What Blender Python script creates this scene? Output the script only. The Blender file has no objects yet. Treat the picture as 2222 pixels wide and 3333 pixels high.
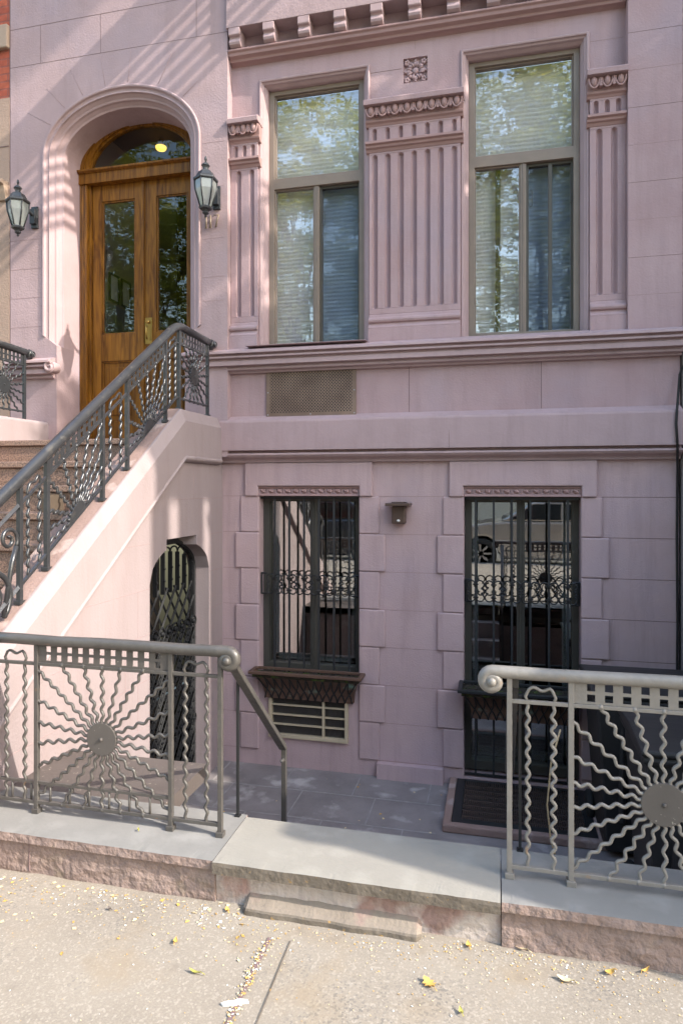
import bpy, bmesh, math, random
from mathutils import Vector, Matrix
from math import sin, cos, pi, radians, sqrt
random.seed(7)
S = bpy.context.scene
COL = S.collection
CAMD = 5.2                       # camera to basement wall face (wall face is Y = 0)
def D(d): return d - CAMD        # distance from the camera plane -> Y

# ------------------------------------------------------------------ materials
def _nodes(name):
    m = bpy.data.materials.new(name); m.use_nodes = True
    nt = m.node_tree; b = nt.nodes['Principled BSDF']
    return m, nt, nt.nodes, nt.links, b
def rgb(c): return (c[0], c[1], c[2], 1)
def surf(name, base, alt=None, rough=.7, nscale=3., amount=.5, bump=.25, bscale=90., bdist=.004,
         stretch=(1, 1, 1), metallic=0, spec=.4, third=None, tscale=20., tth=(.55, .7), coat=0, bump2=0, b2scale=8, streak=None, samt=.35):
    m, nt, N, L, b = _nodes(name)
    tc = N.new('ShaderNodeTexCoord'); mp = N.new('ShaderNodeMapping'); mp.inputs['Scale'].default_value = stretch
    L.new(tc.outputs['Object'], mp.inputs['Vector'])
    nz = N.new('ShaderNodeTexNoise'); nz.inputs['Scale'].default_value = nscale; nz.inputs['Detail'].default_value = 7
    nz.inputs['Roughness'].default_value = .62
    L.new(mp.outputs[0], nz.inputs['Vector'])
    rp = N.new('ShaderNodeValToRGB'); rp.color_ramp.elements[0].position = .5 - .28; rp.color_ramp.elements[1].position = .5 + .28
    alt = alt or [c * .8 for c in base]
    rp.color_ramp.elements[0].color = rgb([base[i] * (1 - amount) + alt[i] * amount for i in range(3)])
    rp.color_ramp.elements[1].color = rgb(base)
    L.new(nz.outputs[0], rp.inputs[0])
    out = rp.outputs[0]
    if third:
        n3 = N.new('ShaderNodeTexNoise'); n3.inputs['Scale'].default_value = tscale; n3.inputs['Detail'].default_value = 5
        L.new(tc.outputs['Object'], n3.inputs['Vector'])
        r3 = N.new('ShaderNodeValToRGB'); r3.color_ramp.elements[0].position = tth[0]; r3.color_ramp.elements[1].position = tth[1]
        r3.color_ramp.elements[0].color = (0, 0, 0, 1); r3.color_ramp.elements[1].color = (1, 1, 1, 1)
        L.new(n3.outputs[0], r3.inputs[0])
        mx = N.new('ShaderNodeMixRGB'); L.new(r3.outputs[0], mx.inputs[0]); L.new(out, mx.inputs[1])
        mx.inputs[2].default_value = rgb(third); out = mx.outputs[0]
    if streak:
        ms = N.new('ShaderNodeMapping'); ms.inputs['Scale'].default_value = (5, 5, .5); L.new(tc.outputs['Object'], ms.inputs['Vector'])
        ns = N.new('ShaderNodeTexNoise'); ns.inputs['Scale'].default_value = 1.6; ns.inputs['Detail'].default_value = 6; ns.inputs['Roughness'].default_value = .7; L.new(ms.outputs[0], ns.inputs['Vector'])
        rs = N.new('ShaderNodeValToRGB'); rs.color_ramp.elements[0].position = .48; rs.color_ramp.elements[1].position = .74
        rs.color_ramp.elements[0].color = (0, 0, 0, 1); rs.color_ramp.elements[1].color = (samt, samt, samt, 1); L.new(ns.outputs[0], rs.inputs[0])
        mk = N.new('ShaderNodeMixRGB'); L.new(rs.outputs[0], mk.inputs[0]); L.new(out, mk.inputs[1]); mk.inputs[2].default_value = rgb(streak); out = mk.outputs[0]
    L.new(out, b.inputs['Base Color'])
    b.inputs['Roughness'].default_value = rough; b.inputs['Metallic'].default_value = metallic
    b.inputs['Specular IOR Level'].default_value = spec; b.inputs['Coat Weight'].default_value = coat
    if bump:
        n2 = N.new('ShaderNodeTexNoise'); n2.inputs['Scale'].default_value = bscale; n2.inputs['Detail'].default_value = 4
        L.new(tc.outputs['Object'], n2.inputs['Vector'])
        h = n2.outputs[0]
        bp = N.new('ShaderNodeBump'); bp.inputs['Strength'].default_value = bump; bp.inputs['Distance'].default_value = bdist
        L.new(h, bp.inputs['Height'])
        if bump2:
            n4 = N.new('ShaderNodeTexNoise'); n4.inputs['Scale'].default_value = b2scale; n4.inputs['Detail'].default_value = 3
            L.new(tc.outputs['Object'], n4.inputs['Vector'])
            bp2 = N.new('ShaderNodeBump'); bp2.inputs['Strength'].default_value = bump2; bp2.inputs['Distance'].default_value = .02
            L.new(n4.outputs[0], bp2.inputs['Height']); L.new(bp2.outputs[0], bp.inputs['Normal'])
        L.new(bp.outputs[0], b.inputs['Normal'])
    return m
PINK = (.43, .315, .328)
M = {}
M['stucco'] = surf('pink_stucco', PINK, (.35, .235, .245), .82, 2.2, 1, .42, 75, .006, spec=.25, bump2=.14, third=(.355, .275, .31), tscale=1.3, tth=(.5, .7), streak=(.24, .17, .17), samt=.38)
M['stucco_rough'] = surf('rough_pink_stucco', (.425, .315, .328), (.335, .245, .25), .85, 2.5, 1, .45, 60, .007, spec=.2, bump2=.18, third=(.35, .275, .305), tscale=1.1, tth=(.5, .7), streak=(.25, .18, .18), samt=.35)
M['stucco_smooth'] = surf('smooth_pink_paint', (.435, .32, .334), (.345, .25, .255), .7, 3, .8, .3, 45, .005, spec=.3, bump2=.12, streak=(.25, .175, .17), samt=.38)
M['stucco_base'] = surf('basement_pink_stucco', (.51, .375, .385), (.41, .295, .30), .8, 2.2, .9, .42, 85, .006, spec=.25, bump2=.14, streak=(.25, .175, .175), samt=.38, third=(.43, .325, .35), tscale=1.6, tth=(.5, .7))
M['stoop'] = surf('stoop_sun_toned_pink', (.335, .282, .292), (.285, .232, .238), .75, 2.5, 1, .35, 70, .005, (1, 1, .25), spec=.25, bump2=.16, streak=(.25, .19, .185), samt=.38)  # facade pink, darkened and greyed here to offset the full sun
M['joint'] = surf('joint_line', (.19, .13, .13), None, .9, 20, .6, 0)
M['joint_soft'] = surf('soft_joint_line', (.335, .235, .24), None, .9, 20, .6, 0)
M['trim'] = surf('bounce_browned_trim', (.36, .23, .225), (.27, .17, .16), .65, 5, .6, .25, 70, .004, spec=.35)  # facade pink with the brown bounce light put into its colour
M['coping_brown'] = surf('worn_brown_coping', (.30, .205, .18), (.21, .14, .12), .85, 5, .8, .5, 60, .008, third=(.37, .28, .255), tscale=6, tth=(.55, .62))
def granite():
    m, nt, N, L, b = _nodes('speckled_brown_granite')
    tc = N.new('ShaderNodeTexCoord'); v = N.new('ShaderNodeTexNoise'); v.inputs['Scale'].default_value = 95; v.inputs['Detail'].default_value = 3
    L.new(tc.outputs['Object'], v.inputs['Vector'])
    rp = N.new('ShaderNodeValToRGB'); e = rp.color_ramp.elements
    e[0].position = .38; e[0].color = (.11, .075, .06, 1); e[1].position = .62; e[1].color = (.33, .215, .165, 1)
    x = rp.color_ramp.elements.new(.47); x.color = (.22, .14, .107, 1)
    L.new(v.outputs[0], rp.inputs[0]); L.new(rp.outputs[0], b.inputs['Base Color']); b.inputs['Roughness'].default_value = .45
    return m
M['granite'] = granite()
def wood():
    m, nt, N, L, b = _nodes('varnished_oak')
    tc = N.new('ShaderNodeTexCoord'); mp = N.new('ShaderNodeMapping'); mp.inputs['Scale'].default_value = (9, 9, .8)
    L.new(tc.outputs['Object'], mp.inputs['Vector'])
    nz = N.new('ShaderNodeTexNoise'); nz.inputs['Scale'].default_value = 3; nz.inputs['Detail'].default_value = 8; nz.inputs['Distortion'].default_value = 1.2
    L.new(mp.outputs[0], nz.inputs['Vector'])
    rp = N.new('ShaderNodeValToRGB'); e = rp.color_ramp.elements
    e[0].position = .3; e[0].color = (.075, .024, .003, 1); e[1].position = .72; e[1].color = (.275, .115, .012, 1)
    L.new(nz.outputs[0], rp.inputs[0]); L.new(rp.outputs[0], b.inputs['Base Color'])
    b.inputs['Roughness'].default_value = .42; b.inputs['Specular IOR Level'].default_value = .3; b.inputs['Coat Weight'].default_value = .08; b.inputs['Coat Roughness'].default_value = .25
    return m
M['wood'] = wood()
M['wood_dark'] = surf('dark_stained_oak', (.13, .055, .016), (.06, .024, .008), .42, 10, .8, 0, stretch=(8, 8, 1), coat=.15)
def glass(name, f0, tint=(1, 1, 1), wob=.0, wscale=(6, 6, 1.6), rough=0.0):
    m, nt, N, L, b = _nodes(name); N.remove(b)
    out = N['Material Output']; tr = N.new('ShaderNodeBsdfTransparent'); tr.inputs[0].default_value = rgb(tint)
    gl = N.new('ShaderNodeBsdfGlossy'); gl.inputs['Roughness'].default_value = rough
    lw = N.new('ShaderNodeLayerWeight'); lw.inputs[0].default_value = .5
    pw = N.new('ShaderNodeMath'); pw.operation = 'POWER'; L.new(lw.outputs['Facing'], pw.inputs[0]); pw.inputs[1].default_value = 5
    ma = N.new('ShaderNodeMath'); ma.operation = 'MULTIPLY_ADD'; L.new(pw.outputs[0], ma.inputs[0]); ma.inputs[1].default_value = 1 - f0; ma.inputs[2].default_value = f0
    mx = N.new('ShaderNodeMixShader'); L.new(ma.outputs[0], mx.inputs[0]); L.new(tr.outputs[0], mx.inputs[1]); L.new(gl.outputs[0], mx.inputs[2])
    L.new(mx.outputs[0], out.inputs[0])
    if wob:
        tc = N.new('ShaderNodeTexCoord'); mp = N.new('ShaderNodeMapping'); mp.inputs['Scale'].default_value = wscale
        L.new(tc.outputs['Object'], mp.inputs[0])
        nz = N.new('ShaderNodeTexNoise'); nz.inputs['Scale'].default_value = 1.5; nz.inputs['Detail'].default_value = 2; L.new(mp.outputs[0], nz.inputs[0])
        bp = N.new('ShaderNodeBump'); bp.inputs['Strength'].default_value = wob; bp.inputs['Distance'].default_value = .02
        L.new(nz.outputs[0], bp.inputs['Height']); L.new(bp.outputs[0], gl.inputs['Normal'])
    return m
M['pane'] = glass('double_pane_glass', .19, (.98, .97, .97), .03, rough=.012)
M['pane_dark'] = glass('basement_glass', .38, (.85, .88, .88), .012)
M['pane_door'] = glass('door_glass', .075, (.85, .85, .82), .02)
M['pane_screen'] = glass('screened_glass', .06, (.66, .70, .75), .035, rough=.015)
M['lantern_glass'] = surf('seeded_lantern_glass', (.42, .46, .46), None, .12, 4, .3, .2, 40, .003); M['lantern_glass'].node_tree.nodes['Principled BSDF'].inputs['Transmission Weight'].default_value = .55
M['alu'] = surf('bronze_grey_aluminium', (.25, .20, .165), (.18, .145, .12), .45, 8, .7, 0)
M['alu_dark'] = surf('dark_window_frame', (.075, .07, .06), None, .5, 8, .5, 0)
M['blind'] = surf('pale_pleated_blind', (.80, .835, .855), None, .85, 3, .15, 0)
M['iron'] = surf('dark_iron_paint', (.028, .031, .036), (.018, .02, .022), .42, 14, .7, .2, 60, .003, spec=.5, third=(.06, .06, .06), tscale=24, tth=(.62, .72))
M['iron_stoop'] = surf('grey_stoop_iron', (.085, .088, .097), (.04, .042, .047), .3, 9, .7, .25, 60, .003, spec=.5, third=(.13, .125, .12), tscale=20, tth=(.6, .72), metallic=.55)
M['iron_grey'] = surf('weathered_grey_iron', (.095, .088, .082), (.05, .047, .045), .42, 8, .9, .45, 45, .005, spec=.55, third=(.20, .12, .07), tscale=14, tth=(.68, .78), bump2=.1, b2scale=30)
M['iron_light'] = surf('pale_grey_iron', (.24, .225, .208), (.155, .145, .135), .45, 8, .9, .45, 45, .005, spec=.55, third=(.27, .16, .09), tscale=14, tth=(.68, .78), bump2=.1, b2scale=30)  # paler grey than the left fence iron
M['disc'] = surf('dusty_iron_disc', (.10, .09, .084), (.07, .063, .06), .6, 12, .7, .2, 80, .002, third=(.34, .32, .28), tscale=70, tth=(.68, .75))
M['black'] = surf('black_iron', (.016, .017, .019), (.03, .03, .032), .45, 10, .6, .15, 70, .002)
M['black_plastic'] = surf('dusty_black_plastic', (.022, .02, .021), (.04, .037, .036), .55, 9, .8, .2, 60, .002, third=(.12, .11, .1), tscale=120, tth=(.7, .76))
M['grey_plastic'] = surf('dark_grey_plastic', (.05, .047, .047), (.035, .033, .034), .5, 7, .7, .1, 60, .002)
M['bronze'] = surf('brown_metal', (.105, .07, .058), None, .4, 10, .5, .05, 60, .002, metallic=.2)
M['copper'] = surf('verdigris_copper', (.15, .085, .06), (.09, .055, .045), .55, 7, .8, .3, 40, .005, third=(.20, .34, .28), tscale=6, tth=(.62, .72), metallic=.15)
M['cream'] = surf('cream_metal', (.50, .42, .30), (.40, .33, .23), .6, 9, .6, .1, 60, .002)
M['fins'] = surf('dark_fins', (.085, .075, .07), None, .6, 30, .5, 0)
M['slate'] = surf('dark_slate_paving', (.29, .262, .262), (.14, .126, .128), .55, 3.5, .9, .35, 40, .006, spec=.5, third=(.44, .415, .415), tscale=5, tth=(.58, .72))
M['slate_joint'] = surf('paving_joint', (.38, .36, .36), (.2, .19, .19), .9, 12, .9, 0)
M['bluestone'] = surf('grey_bluestone', (.235, .23, .222), (.18, .177, .172), .7, 6, .7, .3, 60, .004, third=(.27, .265, .257), tscale=8, tth=(.5, .75))
M['bluestone_light'] = surf('pale_bluestone', (.285, .272, .245), (.235, .222, .2), .75, 5, .8, .35, 70, .004, third=(.31, .297, .27), tscale=9, tth=(.5, .75))
M['slab_edge'] = surf('stained_slab_edge', (.165, .142, .118), (.085, .07, .055), .85, 12, .9, .6, 50, .008, third=(.30, .19, .07), tscale=40, tth=(.66, .72))
M['curb'] = surf('peeling_pink_wall', (.30, .232, .21), (.205, .15, .135), .88, 5, .85, .9, 30, .016, (1, 1, 2.2), spec=.2, bump2=.5, b2scale=9, third=(.24, .19, .155), tscale=7, tth=(.6, .7))
M['curb_white'] = surf('whitewashed_wall', (.52, .475, .45), (.40, .335, .31), .88, 7, .9, .8, 35, .012, spec=.2, bump2=.4, third=(.31, .21, .19), tscale=4.5, tth=(.54, .64), streak=(.25, .18, .15), samt=.6)
M['curb_grey'] = surf('scuffed_mortar', (.26, .225, .19), (.19, .16, .135), .9, 7, .9, .8, 45, .006, spec=.2, bump2=.15, third=(.27, .19, .17), tscale=5, tth=(.55, .65))
M['gate_black'] = surf('dull_black_gate_iron', (.009, .010, .012), (.014, .014, .016), .65, 10, .6, .15, 70, .002, spec=.25)
M['mat'] = surf('brown_grate', (.075, .05, .042), (.045, .032, .028), .7, 12, .8, .2, 80, .003)
M['leaf_y'] = surf('dry_yellow_leaf', (.62, .40, .11), (.45, .24, .06), .7, 30, .8, .2, 90, .003)
M['leaf_p'] = surf('pale_dry_leaf', (.68, .58, .38), (.50, .38, .2), .7, 30, .8, .2, 90, .003)
M['leaf_g'] = surf('green_fallen_leaf', (.36, .34, .08), None, .6, 30, .8, 0)
M['paper'] = surf('white_paper', (.8, .8, .78), None, .8, 20, .3, 0)
M['beige'] = surf('beige_stucco', (.36, .26, .205), (.29, .205, .165), .85, 3, .7, .6, 60, .008, bump2=.2)
M['beige_trim'] = surf('beige_stone_trim', (.37, .28, .215), (.30, .22, .17), .8, 6, .7, .3, 60, .005)
M['greystone'] = surf('grey_stone', (.27, .245, .24), (.2, .18, .18), .85, 3, .7, .4, 60, .006)
M['brass'] = surf('aged_brass', (.42, .27, .08), (.3, .18, .05), .35, 12, .6, 0, metallic=.8)
M['digit'] = surf('brass_digit', (.20, .15, .11), None, .45, 20, .3, 0)
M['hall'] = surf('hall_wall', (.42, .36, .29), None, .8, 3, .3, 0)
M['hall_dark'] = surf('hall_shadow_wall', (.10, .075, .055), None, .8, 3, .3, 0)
M['room'] = surf('dim_room', (.22, .205, .19), None, .8, 2, .6, 0)
M['room_light'] = surf('white_jamb', (.72, .72, .72), None, .7, 2, .2, 0)
M['steel'] = surf('grey_steel', (.33, .34, .36), None, .35, 10, .4, 0, metallic=.5)
M['soil'] = surf('potting_soil', (.045, .035, .025), (.02, .016, .012), .95, 30, .8, 1, 70, .02, third=(.06, .08, .02), tscale=14, tth=(.55, .65))
M['silver'] = surf('silver_car_paint', (.50, .47, .43), None, .25, 3, .1, 0, metallic=.6, coat=.8)
M['navy'] = surf('dark_car_paint', (.03, .032, .04), None, .25, 3, .1, 0, coat=.8)
M['car_glass'] = surf('car_glass', (.01, .012, .013), None, .05, 3, .1, 0, spec=.8)
M['tyre'] = surf('tyre_rubber', (.02, .02, .02), None, .8, 30, .4, 0)
M['alloy'] = surf('alloy_wheel', (.5, .5, .5), None, .3, 8, .2, 0, metallic=.8)
M['asphalt'] = surf('asphalt', (.14, .135, .125), (.10, .098, .09), .9, 3, .8, .6, 120, .01)
M['bark'] = surf('tree_bark', (.12, .09, .065), (.06, .045, .035), .9, 8, .8, .8, 25, .02, (1, 1, .2))
M['straw'] = surf('broom_bristle', (.34, .26, .13), None, .9, 40, .6, .5, 120, .006)
M['polewood'] = surf('pale_wood_handle', (.30, .24, .16), (.2, .15, .1), .6, 12, .7, 0, stretch=(6, 6, .6))
M['cable'] = surf('black_cable', (.012, .012, .013), None, .5, 10, .2, 0)
M['wire'] = surf('tan_cord', (.36, .27, .16), None, .6, 10, .2, 0)
M['hatch'] = surf('brown_landing_stone', (.125, .105, .098), (.08, .066, .062), .7, 4, .9, .3, 60, .004, third=(.26, .22, .19), tscale=40, tth=(.66, .72))

def brickmat(name, c1, c2, mort, bw=.2, bh=.068, ms=.008, bias=0, vec='xz'):
    m, nt, N, L, b = _nodes(name)
    tc = N.new('ShaderNodeTexCoord'); sp = N.new('ShaderNodeSeparateXYZ'); cb = N.new('ShaderNodeCombineXYZ')
    L.new(tc.outputs['Object'], sp.inputs[0]); L.new(sp.outputs[0], cb.inputs[0]); L.new(sp.outputs[2 if vec == 'xz' else 1], cb.inputs[1])
    br = N.new('ShaderNodeTexBrick'); br.inputs['Scale'].default_value = 1
    br.inputs['Brick Width'].default_value = bw; br.inputs['Row Height'].default_value = bh; br.inputs['Mortar Size'].default_value = ms
    br.inputs['Color1'].default_value = rgb(c1); br.inputs['Color2'].default_value = rgb(c2); br.inputs['Mortar'].default_value = rgb(mort)
    br.inputs['Bias'].default_value = bias
    L.new(cb.outputs[0], br.inputs['Vector'])
    nz = N.new('ShaderNodeTexNoise'); nz.inputs['Scale'].default_value = 25; L.new(tc.outputs['Object'], nz.inputs[0])
    mx = N.new('ShaderNodeMixRGB'); mx.blend_type = 'MULTIPLY'; mx.inputs[0].default_value = .5
    L.new(br.outputs[0], mx.inputs[1]); L.new(nz.outputs[0], mx.inputs[2]); L.new(mx.outputs[0], b.inputs['Base Color'])
    bp = N.new('ShaderNodeBump'); bp.inputs['Strength'].default_value = .5; bp.inputs['Distance'].default_value = .006; bp.invert = True
    L.new(br.outputs['Fac'], bp.inputs['Height']); L.new(bp.outputs[0], b.inputs['Normal']); b.inputs['Roughness'].default_value = .85
    return m
M['brick'] = brickmat('red_painted_brick', (.50, .12, .06), (.40, .085, .045), (.33, .10, .07))
M['brick2'] = brickmat('buff_brick', (.72, .66, .58), (.68, .61, .53), (.65, .62, .58))

def perforated():
    m, nt, N, L, b = _nodes('perforated_bronze_sheet')
    tc = N.new('ShaderNodeTexCoord'); sp = N.new('ShaderNodeSeparateXYZ'); L.new(tc.outputs['Object'], sp.inputs[0])
    def mth(op, a, bb=None):
        n = N.new('ShaderNodeMath'); n.operation = op
        for i, v in enumerate((a, bb)):
            if v is None: continue
            if isinstance(v, (int, float)): n.inputs[i].default_value = v
            else: L.new(v, n.inputs[i])
        return n.outputs[0]
    p = .0255
    x = mth('DIVIDE', sp.outputs[0], p); z = mth('DIVIDE', sp.outputs[2], p)
    a = mth('ADD', x, z); c = mth('SUBTRACT', x, z)          # rotated lattice
    fa = mth('ABSOLUTE', mth('SUBTRACT', mth('FRACT', a), .5)); fc = mth('ABSOLUTE', mth('SUBTRACT', mth('FRACT', c), .5))
    # plus-shaped hole in unrotated axes: lx = (fa'+fc')/2 ...
    sa = mth('SUBTRACT', mth('FRACT', a), .5); sc = mth('SUBTRACT', mth('FRACT', c), .5)
    lx = mth('ABSOLUTE', mth('MULTIPLY', mth('ADD', sa, sc), .5)); lz = mth('ABSOLUTE', mth('MULTIPLY', mth('SUBTRACT', sa, sc), .5))
    h1 = mth('MULTIPLY', mth('LESS_THAN', lx, .24), mth('LESS_THAN', lz, .10))
    h2 = mth('MULTIPLY', mth('LESS_THAN', lx, .10), mth('LESS_THAN', lz, .24))
    hole = mth('MAXIMUM', h1, h2)
    mgx = mth('LESS_THAN', mth('ABSOLUTE', sp.outputs[0]), .345); mgz = mth('LESS_THAN', mth('ABSOLUTE', mth('SUBTRACT', sp.outputs[2], .2)), .17)
    hole = mth('MULTIPLY', hole, mth('MULTIPLY', mgx, mgz))
    nz = N.new('ShaderNodeTexNoise'); nz.inputs['Scale'].default_value = 5; L.new(tc.outputs['Object'], nz.inputs[0])
    rp = N.new('ShaderNodeValToRGB'); rp.color_ramp.elements[0].position = .35; rp.color_ramp.elements[1].position = .7
    rp.color_ramp.elements[0].color = (.165, .11, .085, 1); rp.color_ramp.elements[1].color = (.25, .175, .135, 1); L.new(nz.outputs[0], rp.inputs[0])
    mx = N.new('ShaderNodeMixRGB'); L.new(hole, mx.inputs[0]); L.new(rp.outputs[0], mx.inputs[1]); mx.inputs[2].default_value = (.012, .01, .009, 1)
    L.new(mx.outputs[0], b.inputs['Base Color']); b.inputs['Roughness'].default_value = .5; b.inputs['Metallic'].default_value = .2
    return m
M['perf'] = perforated()

def concrete():
    m, nt, N, L, b = _nodes('worn_beige_sidewalk')
    tc = N.new('ShaderNodeTexCoord')
    def noise(sc, det=6, rough=.6):
        n = N.new('ShaderNodeTexNoise'); n.inputs['Scale'].default_value = sc; n.inputs['Detail'].default_value = det; n.inputs['Roughness'].default_value = rough
        L.new(tc.outputs['Object'], n.inputs[0]); return n.outputs[0]
    def ramp(v, p0, p1, c0, c1):
        r = N.new('ShaderNodeValToRGB'); r.color_ramp.elements[0].position = p0; r.color_ramp.elements[1].position = p1
        r.color_ramp.elements[0].color = rgb(c0); r.color_ramp.elements[1].color = rgb(c1); L.new(v, r.inputs[0]); return r.outputs[0]
    def mix(f, a, c, mode='MIX'):
        x = N.new('ShaderNodeMixRGB'); x.blend_type = mode; L.new(f, x.inputs[0]); L.new(a, x.inputs[1])
        if isinstance(c, tuple): x.inputs[2].default_value = rgb(c)
        else: L.new(c, x.inputs[2])
        return x.outputs[0]
    col = ramp(noise(2.2), .3, .7, (.225, .195, .162), (.285, .252, .212))
    col = mix(ramp(noise(160, 3), .42, .75, (0, 0, 0), (.55, .55, .55)), col, (.37, .33, .28))
    vo = N.new('ShaderNodeTexVoronoi'); vo.inputs['Scale'].default_value = 150; L.new(tc.outputs['Object'], vo.inputs[0])
    sp = N.new('ShaderNodeSeparateColor'); L.new(vo.outputs['Color'], sp.inputs[0])
    patch = ramp(noise(2.6, 5), .5, .66, (.08, .08, .08), (1, 1, 1))
    dark = ramp(sp.outputs[0], .16, .30, (.75, .75, .75), (0, 0, 0))
    pm = N.new('ShaderNodeMixRGB'); pm.blend_type = 'MULTIPLY'; pm.inputs[0].default_value = 1; L.new(dark, pm.inputs[1]); L.new(patch, pm.inputs[2])
    col = mix(pm.outputs[0], col, (.13, .125, .12))
    lite = ramp(sp.outputs[1], .78, .95, (0, 0, 0), (.6, .6, .6))
    col = mix(lite, col, (.40, .36, .31))
    col = mix(ramp(noise(4.5, 5), .54, .74, (0, 0, 0), (.6, .6, .6)), col, (.28, .215, .14))
    col = mix(ramp(noise(9, 4), .62, .72, (0, 0, 0), (.45, .45, .45)), col, (.185, .16, .135))
    col = mix(ramp(noise(300, 2), .35, .7, (.35, .35, .35), (0, 0, 0)), col, (.22, .2, .175))
    L.new(col, b.inputs['Base Color']); b.inputs['Roughness'].default_value = .9; b.inputs['Specular IOR Level'].default_value = .2
    bp = N.new('ShaderNodeBump'); bp.inputs['Strength'].default_value = .3; bp.inputs['Distance'].default_value = .003
    L.new(noise(130, 4), bp.inputs['Height']); L.new(bp.outputs[0], b.inputs['Normal'])
    return m
M['concrete'] = concrete()
def leafmat():
    m, nt, N, L, b = _nodes('tree_leaves'); out = N['Material Output']
    oi = N.new('ShaderNodeNewGeometry'); rp = N.new('ShaderNodeValToRGB')
    rp.color_ramp.elements[0].color = (.15, .20, .012, 1); rp.color_ramp.elements[1].color = (.50, .50, .04, 1)
    L.new(oi.outputs['Random Per Island'], rp.inputs[0]); L.new(rp.outputs[0], b.inputs['Base Color']); b.inputs['Roughness'].default_value = .5
    tl = N.new('ShaderNodeBsdfTranslucent'); L.new(rp.outputs[0], tl.inputs[0])
    mx = N.new('ShaderNodeMixShader'); mx.inputs[0].default_value = .5; L.new(b.outputs[0], mx.inputs[1]); L.new(tl.outputs[0], mx.inputs[2]); L.new(mx.outputs[0], out.inputs[0])
    return m
M['leaves'] = leafmat()
def emis(name, c, s):
    m, nt, N, L, b = _nodes(name); b.inputs['Emission Color'].default_value = rgb(c); b.inputs['Emission Strength'].default_value = s
    b.inputs['Base Color'].default_value = rgb(c); return m
M['lamp'] = emis('lit_lamp', (1, .66, .10), .5)
M['bulb'] = surf('frosted_bulb', (.85, .85, .82), None, .3, 5, .1, 0)

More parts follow.
